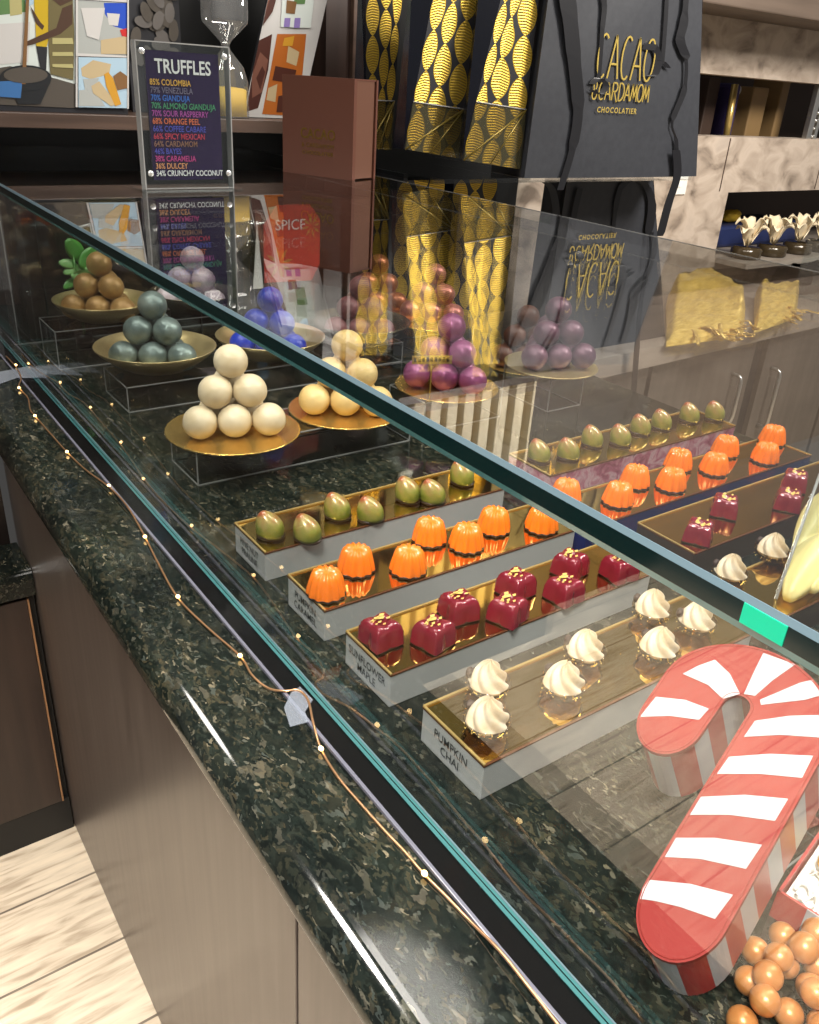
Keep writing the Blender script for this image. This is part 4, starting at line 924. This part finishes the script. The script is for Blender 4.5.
carrier('black paper carrier bag with gold lettering and black ribbons, upper one', yb, bl, br, tl, tr, .28, (c0, c1.x - c0.x, c1.z - c0.z), [
    (rb((596, -40), (604, 0), (602, 30), (600, 60), (598, 82)), [.012, .014, .012]), (rb((592, 84), (598, 78), (606, 86), (599, 94), (592, 90)), .022),
    (rb((668, -40), (666, 10), (664, 40), (662, 64)), .012), (rb((648, 50), (652, 44), (658, 58), (654, 74), (646, 76)), [.045, .03]), (rb((656, 60), (663, 62), (668, 68)), .02),
    (rb((688, -30), (684, 20), (680, 40), (686, 60), (684, 90), (672, 122), (676, 140), (677, 165)), [.018, .03, .035, .010, .02, .006, .012]),
    (rb((562, -40), (570, 20), (574, 60), (578, 110), (572, 150), (560, 190)), [.05, .045, .04, .03, .02]),
    (rb((676, 150), (677, 176), (668, 205), (660, 236), y=yb - .03), [.03, .028, .03, .02])])
# lower carrier bag standing on the slab
zslab = -.40
y2 = onz(665, 338, zslab).y + .0
y2 = 3.46
bl2 = ony(540, 372, y2); br2 = ony(664, 340, y2); bl2.z = br2.z = zslab + .001
br2.x = ony(665, 335, y2).x; bl2.x = br2.x - 1.12
tl2 = Vector((bl2.x + .03, y2, .585)); tr2 = Vector((ony(652, 185, y2).x, y2, .585))
carrier('plain black carrier bag with looped black ribbons, standing lower down on the wood worktop', y2, bl2, br2, tl2, tr2, .2, None, [
    (rb((612, 240), (616, 205), (622, 186), (634, 180), (646, 186), (652, 205), (648, 235), (643, 270), y=y2 - .02), [.014, .02, .03, .03, .03, .035, .02]),
    (rb((552, 250), (556, 215), (552, 190), (545, 182), y=y2 - .02), .025), (rb((570, 250), (574, 215), (580, 188), y=y2 - .02), .02),
    (rb((652, 232), (646, 270), (640, 310), (637, 345), (633, 400), y=YBG + .08), [.012, .014, .016, .022, .02])])
# gold leaf gift packs
def pack(label, y, fl, fr_, tl, tr, bl_, btl, z_film=None, name='leaf_print_bag', film=True):
    """packet: printed front (fl, fr_ bottom; tl, tr top), dark left gusset back to bl_, btl"""
    rt = thing(name, label, 'gift bag', ((fl.x + fr_.x) / 2, y, fl.z))
    nv = (tl - fl).length / .158
    rv = Vector((.015, bl_.y - fl.y, 0))
    mb = MB()
    mb.add([fl, fr_, tr, tl], [[0, 1, 2, 3]], 'gold_leaf_print', uvs=[[(0, 0), (3, 0), (3, nv), (0, nv)]]); mb.build('printed_front', rt, fixn=False)
    mb = MB(); mb.add([fl, tl, btl, bl_], [[0, 1, 2, 3]], 'film_navy'); mb.build('side_gusset', rt, fixn=False)
    mb = MB(); mb.add([fr_, tr, tr + rv, fr_ + rv], [[3, 2, 1, 0]], 'film_gold_dark'); mb.add([bl_, btl, tr + rv, fr_ + rv], [[3, 2, 1, 0]], 'film_navy'); mb.add([fl, fr_, fr_ + rv, bl_], [[0, 1, 2, 3]], 'film_navy'); mb.build('back_gusset', rt, fixn=False)
    if film:
        e = Vector((0, -.012, 0)); hz_ = z_film
        a, b, c, d = fl + e, fr_ + e, fr_.lerp(tr, hz_) + e * .3, fl.lerp(tl, hz_) + e * .3
        mb = MB(); mb.hexa([a, b, c, d], [q + Vector((0, .003, 0)) for q in (a, b, c, d)], 'cellophane'); mb.tube([c, d], .003, 'acrylic_edge', 5); mb.tube([a, c], .004, 'film_gold_dark', 5); mb.tube([a.lerp(b, .45), c], .003, 'film_gold_dark', 5); mb.build('film_fold', rt)
    return rt
yg = 3.30
def pg(u, v, y=yg): return ony(u, v, y)
def packpx(label, y, d, *px, film=.27):
    a, b, c, e = [ony(u, v, y) for u, v in px[:4]]; f, g = [ony(u, v, y + d) for u, v in px[4:]]
    return pack(label, y, a, b, c, e, f, g, z_film=film)
packpx('gold leaf patterned gift bag nearest the black carrier bag', 3.20, .12, (462, 160), (519, 169), (515, -60), (546, -60), (459, 152), (484, -60), film=.28)
packpx('gold leaf patterned gift bag, middle of the hanging row', 3.34, .11, (404, 149), (457, 158), (444, -60), (487, -60), (393, 148), (414, -60), film=.24)
packpx('dim dark gift bag with gold leaf pattern, behind the brown gift box', 3.75, .12, (366, 148), (390, 150), (366, -60), (407, -60), (352, 147), (360, -60), film=.25)
# hooks for the packs: a black rail with pegs
rl = thing('display_rail', 'black metal rail carrying the gold leaf gift bags above view', 'rail', (2.9, YW, 1.75))
zr = pg(514, -60).z
mb = MB(); mb.tube([(2.3, 3.52, zr + .02), (4.2, 3.52, zr + .02)], .02, 'black_plastic', 10); mb.build('bar', rl)
for x in (2.4, 4.1): mb = MB(); mb.tube([(x, 3.52, zr + .02), (x, YW, zr + .02)], .016, 'black_plastic', 8); mb.build('bracket', rl)
# lower row on the worktop
for x0, lab in ((2.93, 'lower gold leaf gift bag standing beneath the hanging row, right one'), (2.57, 'lower gold leaf gift bag standing beneath the hanging row, left one')):
    f = [Vector((x0, 3.72, zslab + .001)), Vector((x0 + .3, 3.72, zslab + .001)), Vector((x0, 3.72, .55)), Vector((x0 + .3, 3.72, .55))]
    pack(lab, 3.72, *f, f[0] + Vector((.0, .15, 0)), f[2] + Vector((0, .15, 0)), film=False)
# unseen cream packets and shelf, added for the stripes mirrored in the glass top
YH = 3.9
zb_h = 2 * ZG - ony(470, 392, YH).z; zt_h = 2 * ZG - ony(470, 478, YH).z
mb = MB(); mb.box((ony(395, 430, YH).x, YH - .02, zb_h - .05), (ony(560, 430, YH).x, YW - .003, zb_h), 'shelf_wood'); tag(mb.build('added_shelf', base=(3, YW, zb_h - .05)), 'unseen high wall shelf, added to carry the cream packets mirrored in the glass', 'shelf')
pk0 = None
for k in range(8):
    xa = ony(413 + 16.5 * k, 430, YH).x; xb = ony(423.5 + 16.5 * k, 430, YH).x
    if pk0 is None:
        mb = MB(); mb.box((xa, YH, zb_h + .001), (xb, YH + .3, zt_h), 'petal_cream', .006); pk0 = mb.build('added_packet', base=(xa, YH, zb_h)); tag(pk0, 'slim unseen cream packet, added for a stripe mirrored in the glass top', 'packet', 'unseen cream packets added for mirrored stripes')
    else:
        o = pk0.copy(); COL.objects.link(o); o.location = W((xa, YH, zb_h))

# ================================================================ BACK WORKTOP, CABINETS
L0 = onz(587, 362, zslab); L1 = onz(819, 312, zslab); dirS = (L1 - L0); dirS.z = 0; dirS.normalize(); nrm = Vector((-dirS.y, dirS.x, 0))
def sp(s, n_, z): q = L0 + dirS * s + nrm * n_; return Vector((q.x, q.y, z))
def sbox(mb, s0, s1, n0, n1, z0, z1, mat): mb.hexa([sp(s0, n0, z0), sp(s1, n0, z0), sp(s1, n1, z0), sp(s0, n1, z0)], [sp(s0, n0, z1), sp(s1, n0, z1), sp(s1, n1, z1), sp(s0, n1, z1)], mat)
mb = MB(); e0 = sp(-1.15, 0, 0); e1 = sp(5.5, 0, 0)
mb.prism([(e0.x, e0.y), (e1.x, e1.y), (e1.x, YW - .003), (e0.x, YW - .003)], zslab - .125, zslab, 'taupe_wood'); tag(mb.build('wood_worktop', base=sp(1, .4, zslab - .125)), 'thick taupe wood worktop along the far wall under the gold pouches', 'worktop')
cb = thing('back_cabinet', 'grey brown cupboard with steel bar handles below the wood worktop', 'cabinet', sp(1.5, .2, FLOOR))
def sv(u, v, n_):
    d = ray(u, v); o = L0 + nrm * n_; tt = (o - CAM).dot(nrm) / d.dot(nrm); return CAM + d * tt
def ss(p): return (p - L0).dot(dirS)
mb = MB(); c0_ = sp(-1.1, .12, 0); c1_ = sp(5.4, .12, 0); mb.prism([(c0_.x, c0_.y), (c1_.x, c1_.y), (c1_.x, YW - .004), (c0_.x, YW - .004)], FLOOR + .001, zslab - .126, 'toe_black'); mb.build('carcass', cb)
gapL = ss(sv(745, 390, .08)); gapR = ss(sv(757, 390, .08))
for s0, s1, hs, hpx in ((gapL - 1.25, gapL, 0, [(742, 377), (736, 421)]), (gapR, gapR + 1.15, 0, [(781, 371), (771, 426)]), (gapR + 1.2, gapR + 2.35, 0, None), (-1.1, gapL - 1.3, 0, None)):
    mb = MB(); sbox(mb, s0, s1, .08, .12, FLOOR + .12, zslab - .14, 'door_grey'); dr = mb.build('door', cb)
    if hpx:
        p1 = sv(*hpx[0], .0); p2 = sv(*hpx[1], .0); p1b = p1 + nrm * .085 + dirS * -.0; p2b = Vector((p1.x, p1.y, p2.z)); p2c = p2b + nrm * .085
        ins = -dirS * .0
        mb = MB(); mb.tube([p1b, p1 + nrm * .03, p1 + nrm * .008 - Vector((0, 0, .012)), p1 - Vector((0, 0, .05)), p2b + Vector((0, 0, .05)), p2b + nrm * .008 + Vector((0, 0, .012)), p2b + nrm * .03, p2c], .016, 'steel', 10); mb.build('handle', dr, label='steel bar handle')
# organza pouches and folded cloth on the worktop
def cloth(name, label, cat, px, z0, th, mat, group=None, wob=.02, tail=None, seed=0):
    A, B = [onz(u, v, z0 + .04) for u, v in px[:2]]; C, D = [onz(u, v, z0 + th) for u, v in px[2:]]
    g = []; N = 40
    for i in range(N + 1):
        row = []
        for j in range(N + 1):
            u, v = i / N, j / N; q = A.lerp(B, u).lerp(D.lerp(C, u), v)
            edge = min(u, 1 - u, v, 1 - v) * 2; h = (.05 + (th - .05) * min(1, v * 1.25)) * (.3 + .7 * min(1, edge * 6)) + wob * noise.noise(Vector((u * 4 + seed, v * 9, seed))) + .5 * wob * noise.noise(Vector((u * 3 + v * 6 + seed, v * 22 - u * 9, seed * 2)))
            row.append(Vector((q.x, min(q.y, 4.07), z0 + max(.004, h))))
        g.append(row)
    rt = thing(name, label, cat, (A.lerp(C, .5).x, A.lerp(C, .5).y, z0), 0, group)
    mb = MB(); mb.sheet(g, mat)
    base_ = [[Vector((p.x, p.y, z0 + .001)) for p in row] for row in g]; mb.sheet(base_, mat)
    N1 = N + 1
    rim = [(i, 0) for i in range(N1)] + [(N, j) for j in range(1, N1)] + [(i, N) for i in range(N - 1, -1, -1)] + [(0, j) for j in range(N - 1, 0, -1)]
    for a_, b_ in zip(rim, rim[1:] + rim[:1]): mb.add([g[a_[0]][a_[1]], g[b_[0]][b_[1]], base_[b_[0]][b_[1]], base_[a_[0]][a_[1]]], [[0, 1, 2, 3]], mat, True)
    mb.build('cloth', rt)
    if tail:
        mb = MB(); rr = random.Random(seed + 5)
        for k2 in range(tail[2]):
            s0 = tail[0].lerp(tail[1], rr.random()); pts = [s0]
            dd = Vector((rr.uniform(-.6, .7), -1.0, 0)).normalized()
            for j in range(5): pts.append(pts[-1] + dd * .045 + Vector((rr.uniform(-.02, .02), rr.uniform(-.01, .02), rr.uniform(-.03, .02)))); pts[-1].z = max(pts[-1].z, z0 + .012)
            mb.tube(crom(pts, 3), .014, 'ribbon_gold', 6, .35)
        mb.build('ribbon_ties', rt, label='frayed gold ribbon ties')
    return rt
HZ = 1.0
def chain(nm, lst):
    pass
zc = zslab
cloth('organza_pouch', 'big gold organza pouch lying flat, lowest, with ribbon ties over the worktop edge', 'pouch', [(667, 341), (744, 331), (751, 284), (672, 252)], zc + .001, .25, 'organza_gold', 'gold organza pouches', .045, tail=(onz(690, 330, zc + .06), onz(735, 322, zc + .06), 22), seed=1)
cloth('organza_pouch', 'gold organza pouch at right with ties towards the cupboard handles', 'pouch', [(755, 328), (797, 313), (802, 281), (759, 279)], zc + .001, .16, 'organza_gold', 'gold organza pouches', .035, tail=(onz(770, 313, zc + .05), onz(790, 303, zc + .05), 12), seed=3)
cloth('folded_cloth', 'pile of folded brown gauzy cloth behind the gold pouches, lower fold', 'cloth', [(670, 262), (795, 278), (800, 262), (672, 248)], zc + .001, .17, 'organza_brown', 'folded brown cloth', .03, seed=4)
cloth('folded_cloth', 'folded brown gauzy cloth on top of its pile', 'cloth', [(674, 250), (790, 262), (794, 250), (676, 238)], zc + .115, .08, 'organza_brown', 'folded brown cloth', .04, seed=9)
# clear bin at the right
pb0 = onz(806, 318, zc)
mb = MB(); x, y = pb0.x + .62, pb0.y + .2
bn = thing('acrylic_bin', 'clear acrylic bin at the right end of the worktop', 'bin', (x + .3, y + .15, zc))
for (a, b_) in (((x, y, zc + .001), (x + .6, y + .012, zc + .45)), ((x, y + .3, zc + .001), (x + .6, y + .312, zc + .45)), ((x, y + .012, zc + .001), (x + .012, y + .3, zc + .45)), ((x + .588, y + .012, zc + .001), (x + .6, y + .3, zc + .45))): mb.box(a, b_, 'acrylic')
mb.build('panels', bn)
mb = MB(); mb.box((x - .003, y - .003, zc + .001), (x + .006, y + .006, zc + .45), 'acrylic_edge'); mb.box((x, y - .003, zc + .445), (x + .6, y + .006, zc + .453), 'acrylic_edge'); mb.build('polished_edge', bn)
# cream paper flowers in dark jars in front of the lower opening (stand on the opening sill)
zs = zb2
mb = MB(); mb.box((xn + .02, YW - .3, zs - .04), (11, YW + .9, zs), 'taupe_wood'); tag(mb.build('sill_board', base=(xn + .02, YW - .3, zs - .04)), 'wood sill board under the cream flowers in the lower wall opening', 'shelf')
def flower(u, v, r_, label, seed):
    p = ony(u, v, YW - .1); rt = thing('flower_jar', label, 'jar', (p.x, YW - .1, zs + .001), 0, 'cream flowers in dark jars')
    h = max(.09, p.z - zs - r_ * .45); b0_ = (p.x, YW - .1, zs + .001)
    mb = MB(); mb.lathe([(0, 0), (r_ * .60, 0), (r_ * .66, h * .1), (r_ * .66, h * .85), (r_ * .56, h), (0, h)], 'jar_dark', 28, b0_); mb.build('jar', rt)
    rr = random.Random(seed); mb = MB()
    for k2 in range(7):
        a = k2 * .9 + rr.random() * .5; g = []
        for i in range(7):
            row = []
            for j in range(5):
                s_ = i / 6; w = (j / 4 - .5) * r_ * .8 * math.sin(PI * (s_ * .75 + .2)); rad = r_ * (.05 + 1.1 * s_); z = h * .96 + r_ * (.05 + (.75 + .35 * (k2 % 2)) * math.sin(s_ * 2.1)) + .35 * abs(w) + rr.uniform(-.01, .01)
                row.append((p.x + rad * math.cos(a) * .95 - w * math.sin(a), YW - .1 + (rad * math.sin(a) + w * math.cos(a)) * .5, zs + z))
            g.append(row)
        mb.sheet(g, 'petal_cream', .004)
    mb.build('petals', rt, label='cream papery petals')
flower(748, 243, .19, 'cream papery flower in a dark jar at the left of the sill', 1); flower(772, 248, .19, 'cream papery flower in a dark jar, middle of the sill', 2); flower(795, 256, .19, 'cream papery flower in a low dark jar right of the middle one', 5); flower(819, 247, .19, 'cream papery flower in a dark jar at the right picture edge', 8)

# what is seen through the wall openings
mb = MB(); mb.box((4.5, YW + .95, -.9), (11, YW + 1.05, 2.2), 'umber'); struct(mb.build('wall_beyond', base=(4.5, YW + .95, -.9)))
def at(u, v, y): return ony(u, v, y)
zu = ony(700, 137, YW + .3).z - .07
mb = MB(); mb.box((xm - .4, YW + .201, zb - .08), (11, YW + .9, zb - .004), 'umber'); tag(mb.build('pass_shelf', base=(xm, YW + .2, zb - .08)), 'dark shelf inside the upper wall opening', 'shelf')
def carton(u0, v0, u1, v1, y, d, mat, label, zf, name='carton', cat='box', bev=.01):
    p = ony(u0, v1, y); q = ony(u1, v0, y); mb = MB(); mb.box((p.x, y, zf), (q.x, y + d, max(q.z, zf + .05)), mat, bev); return tag(mb.build(name, base=((p.x + q.x) / 2, y + d / 2, zf)), label, cat)
yo = YW + .32; zf = zb - .003
carton(744, 88, 770, 137, yo + .1, .3, 'cardboard', 'tan carton in the upper wall opening, right of the purple cloth', zf)
carton(771, 80, 792, 137, yo + .12, .3, 'cardboard', 'tan carton in the upper wall opening, nearest the metal strip', zf)
carton(699, 78, 722, 137, yo + .15, .3, 'umber', 'dark brown box at the left of the upper wall opening', zf)
carton(725, 84, 743, 137, yo + .05, .28, 'purple_cloth', 'folded dark purple cloth bundle in the upper wall opening', zf, 'cloth_bundle', 'cloth', .03)
p = ony(728, 130, yo); q = ony(735, 84, yo)
mb = MB(); mb.tube([(p.x, yo, zf + .01), (q.x + .03, yo + .02, q.z)], .028, 'tag_gold', 12); tag(mb.build('yellow_tube', base=(p.x, yo, zf)), 'yellow cardboard tube leaning in the upper wall opening', 'tube')
p = ony(765, 92, yo - .02)
mb = MB(); mb.ball((p.x, yo + .25, p.z), .06, 'white_plate', 2, (1, .5, .6), .3, 2); mb.tube([(p.x, yo + .25, p.z), (p.x, yo + .25, zf)], .012, 'white_plate', 6); tag(mb.build('paper_scrap', base=(p.x, yo + .25, zf)), 'crumpled white paper in the upper wall opening', 'paper')
p0 = ony(803, 136, YW + .1); p1 = ony(812, 78, YW + .1)
mb = MB(); mb.box((p0.x - .02, YW + .05, zb - .003), (p0.x + .05, YW + .1, zt + .003), 'steel', .006); mb.box((p0.x + .09, YW + .05, zb - .003), (p0.x + .13, YW + .1, zt + .003), 'steel', .006)
for k2 in range(9): mb.ball((p0.x + .07, YW + .06, zb + .03 + k2 * (zt - zb - .06) / 8), .014, 'steel', 2)
tag(mb.build('metal_strip', base=(p0.x, YW + .05, zb)), 'riveted metal strip at the right of the upper wall opening', 'strip')
p = ony(735, 225, YW + .35); 
mb = MB(); mb.box((xn + .05, YW + .3, zs + .001), (xn + 1.7, YW + .8, ony(760, 224, YW + .3).z), 'blue_tub', .03); tag(mb.build('blue_tub', base=(xn + .8, YW + .5, zs)), 'dark blue tub in the lower wall opening behind the flowers', 'tub')
mb = MB(); zz = ony(740, 219, YW + .25).z; mb.ball((ony(736, 214, YW + .4).x, YW + .45, ony(736, 222, YW + .4).z + .05), .09, 'sand_yellow', 3, (1.3, .8, .6), .25, 3); tag(mb.build('sponge', base=(ony(736, 214, YW + .4).x, YW + .45, ony(760, 224, YW + .3).z)), 'yellow lump resting on the blue tub in the lower opening', 'sponge')
# wall switch plate
p = ony(681, 184, YW); 
mb = MB(); mb.box((p.x - .11, YW - .012, p.z - .075), (p.x + .06, YW - .001, p.z + .075), 'white_plate', .004); sw = mb.build('switch_plate', base=(p.x, YW, p.z)); tag(sw, 'pale switch plate on the stone wall beside the black bag', 'switch plate')
mb = MB(); mb.box((p.x - .05, YW - .018, p.z - .02), (p.x - .01, YW - .012, p.z + .02), 'paper_white', .003); mb.build('rocker', sw)

# ================================================================ INSIDE THE CASE, FAR LEFT
# sprig of artificial leaves
pl = ony(80, 292, 3.40); pt = thing('leaf_sprig', 'small green leafy sprig behind the bronze truffles', 'plant', (pl.x, 3.41, 0))
mb = MB(); mb.tube([(pl.x, 3.41, .001), (pl.x, 3.41, .2), (pl.x - .01, 3.405, .34)], .006, 'leaf_green', 6); mb.lathe([(0, 0), (.035, 0), (.03, .03), (0, .03)], 'black_plastic', 20, (pl.x, 3.41, .0005)); mb.build('stem', pt)
def leaf(u, v, L, wd_, ang, mat, tilt):
    p = ony(u, v, 3.40); d = Vector((math.cos(ang), -.25 * tilt, math.sin(ang))); s_ = Vector((-math.sin(ang), -.3, math.cos(ang))); g = []
    for i in range(8):
        q = i / 7; w = wd_ * math.sin(PI * (.08 + .88 * q)) ** .7; g.append([p + d * (q - .5) * L + s_ * w * (j / 4 - .5) * 2 + Vector((0, .25 * w * abs(j / 4 - .5), 0)) for j in range(5)])
    mb = MB(); mb.sheet(g, mat, .004, True, (0, 1, 0)); mb.build('leaf', pt)
for a in [(75, 250, .10, .034, 2.2, 'leaf_green', 1), (88, 258, .10, .03, .8, 'leaf_green', -1), (68, 264, .07, .018, 2.9, 'leaf_pale', 1), (72, 270, .07, .017, 3.4, 'leaf_pale', 1), (84, 272, .07, .017, .2, 'leaf_pale', 1), (78, 278, .06, .016, 2.6, 'leaf_pale', 1), (70, 284, .06, .015, 3.6, 'leaf_green', 1), (88, 281, .06, .015, -.2, 'leaf_pale', 1)]: leaf(*a)
# spice pouch standing behind the blue truffles
yq = 3.02
def zq(u, v): return ony(u, v, yq)
s0 = zq(279, 350); sx0 = ony(246, 300, yq).x; sx1 = ony(313, 300, yq).x
sp_ = thing('spice_packet', 'red and clear spice packet with star anise print behind blue truffles', 'packet', ((sx0 + sx1) / 2, yq, 0))
ztop = zq(285, 203).z; zmid = zq(285, 278).z
mb = MB(); N = 10; g = []
for i in range(N + 1):
    u = i / N; g.append([Vector((sx0 + (sx1 - sx0) * u + (.02 * (u - .5) * (1 - j / 8)), yq - .045 * math.sin(PI * u) * (1 - j / 8) ** .6, .001 + (ztop - .05) * j / 8)) for j in range(9)])
mb.sheet(g, 'cellophane', .003, True, (0, 1, 0)); g2 = [[Vector((q.x, 2 * yq - q.y + .01, q.z)) for q in row] for row in g]; mb.sheet(g2, 'cellophane', .003, True, (0, 1, 0)); mb.build('pouch', sp_)
fq = frame3(((sx0 + sx1) / 2, yq - .05, zmid), (1, 0, 0), (0, 0, 1)); hw = (sx1 - sx0) / 2; hh = ztop - zmid
oct_ = [(-hw * .62, 0), (hw * .75, -.005), (hw, hh * .2), (hw, hh * .8), (hw * .7, hh), (-hw * .25, hh), (-hw * .62, hh * .75)]
mb = MB(); mb.hexa([fq(u, v, .001) for u, v in oct_], [fq(u, v, -.004) for u, v in oct_], 'print_spice_red')
for (cx_, cy_, R_) in ((-.2 * hw, hh * .25, hw * .42), (.75 * hw, hh * .72, hw * .3)):
    for k2 in range(8):
        a = k2 * PI / 4 + .2; e_ = [(cx_ + R_ * .15 * math.cos(a), cy_ + R_ * .15 * math.sin(a)), (cx_ + R_ * .6 * math.cos(a - .2), cy_ + R_ * .6 * math.sin(a - .2)), (cx_ + R_ * math.cos(a), cy_ + R_ * math.sin(a)), (cx_ + R_ * .6 * math.cos(a + .2), cy_ + R_ * .6 * math.sin(a + .2))]
        e_ = [(min(max(u, -hw * .6), hw * .97), v) for u, v in e_]; mb.patch(e_, fq, 'print_spice_gold', .002)
text('SPICE', hw * .36, frame3(fq(.02, hh * .74, .0005), (1, 0, 0), (0, 0, 1)), 'text_white', mb=mb, bold=.01); lb = mb.build('printed_label', sp_, fixn=False, label='red printed label')
mb = MB(); mb.box((sx0 + .03, yq - .03, .002), (sx1 - .03, yq + .03, .12), 'print_cyanblue', .02); mb.box((sx0 + .05, yq - .028, .121), (sx1 - .08, yq + .028, .2), 'print_brown', .02); mb.build('contents', sp_)
mb = MB(); mb.hexa([fq(-hw * .95, -.02, .0015), fq(-hw * .66, -.02, .0015), fq(-hw * .8, hh * .8, .0015)], [fq(-hw * .95, -.02, -.001), fq(-hw * .66, -.02, -.001), fq(-hw * .8, hh * .8, -.001)], 'paper_white'); mb.build('white_flash', sp_)

# ================================================================ CAMERA, LIGHT
cam = bpy.data.cameras.new('camera'); co = bpy.data.objects.new('camera', cam); COL.objects.link(co)
right = Vector(RC[0]); down = Vector(RC[1]); fwd = Vector(RC[2])
Mx = Matrix((( right.x, -down.x, -fwd.x, 0), (right.y, -down.y, -fwd.y, 0), (right.z, -down.z, -fwd.z, 0), (0, 0, 0, 1)))
Mx.translation = W(CAM); co.matrix_world = Mx
cam.sensor_fit = 'HORIZONTAL'; cam.sensor_width = 36; cam.lens = F / 819 * 36; cam.clip_start = .01
bpy.context.scene.camera = co
def area(name, p, tgt, size, power, col=(1, .945, .87), shape='DISK', spread=180):
    L = bpy.data.lights.new(name, 'AREA'); L.shape = shape; L.size = size; L.energy = power; L.color = col; L.spread = math.radians(spread)
    o = bpy.data.objects.new(name, L); COL.objects.link(o); o.location = W(p); d = W(tgt) - W(p); o.rotation_euler = d.to_track_quat('-Z', 'Y').to_euler(); return o
ZL = 4.6
area('shop_and_fill_light', (1.3, .9, ZL), (1.3, .9, 0), .5, 5.8)
area('shop_and_fill_light', (1.4, 2.5, ZL), (1.4, 2.5, 0), .5, 8)
area('shop_and_fill_light', (-.8, 2.7, ZL), (-.3, 2.5, FLOOR), .5, 8, spread=120)
area('shop_and_fill_light', (-2.5, 2.2, ZL), (-2.5, 2.2, FLOOR), .5, 15, spread=52)  # added narrow beam: brightens the floor that mirrors in the front pane
area('shop_and_fill_light', (-1.3, -.8, ZL), (.5, .1, -1.6), .5, 15, spread=70)  # added fill from the customer side for block ends and counter front
area('shop_and_fill_light', (3.4, .6, ZL), (3.9, 3.2, .2), .5, 18)
area('shop_and_fill_light', (5.4, .2, 3.6), (5.9, 4.2, .3), .5, 42)  # added fill, set below the others to reach the tile under the soffit
wd_ = bpy.data.worlds.new('world'); bpy.context.scene.world = wd_; wd_.use_nodes = True
bg = wd_.node_tree.nodes['Background']; bg.inputs[0].default_value = (1, .96, .92, 1); bg.inputs[1].default_value = .17
sc_ = bpy.context.scene
sc_.view_settings.view_transform = 'Standard'; sc_.view_settings.look = 'None'; sc_.view_settings.gamma = 1; sc_.view_settings.use_curve_mapping = False; sc_.view_settings.exposure = 0.35
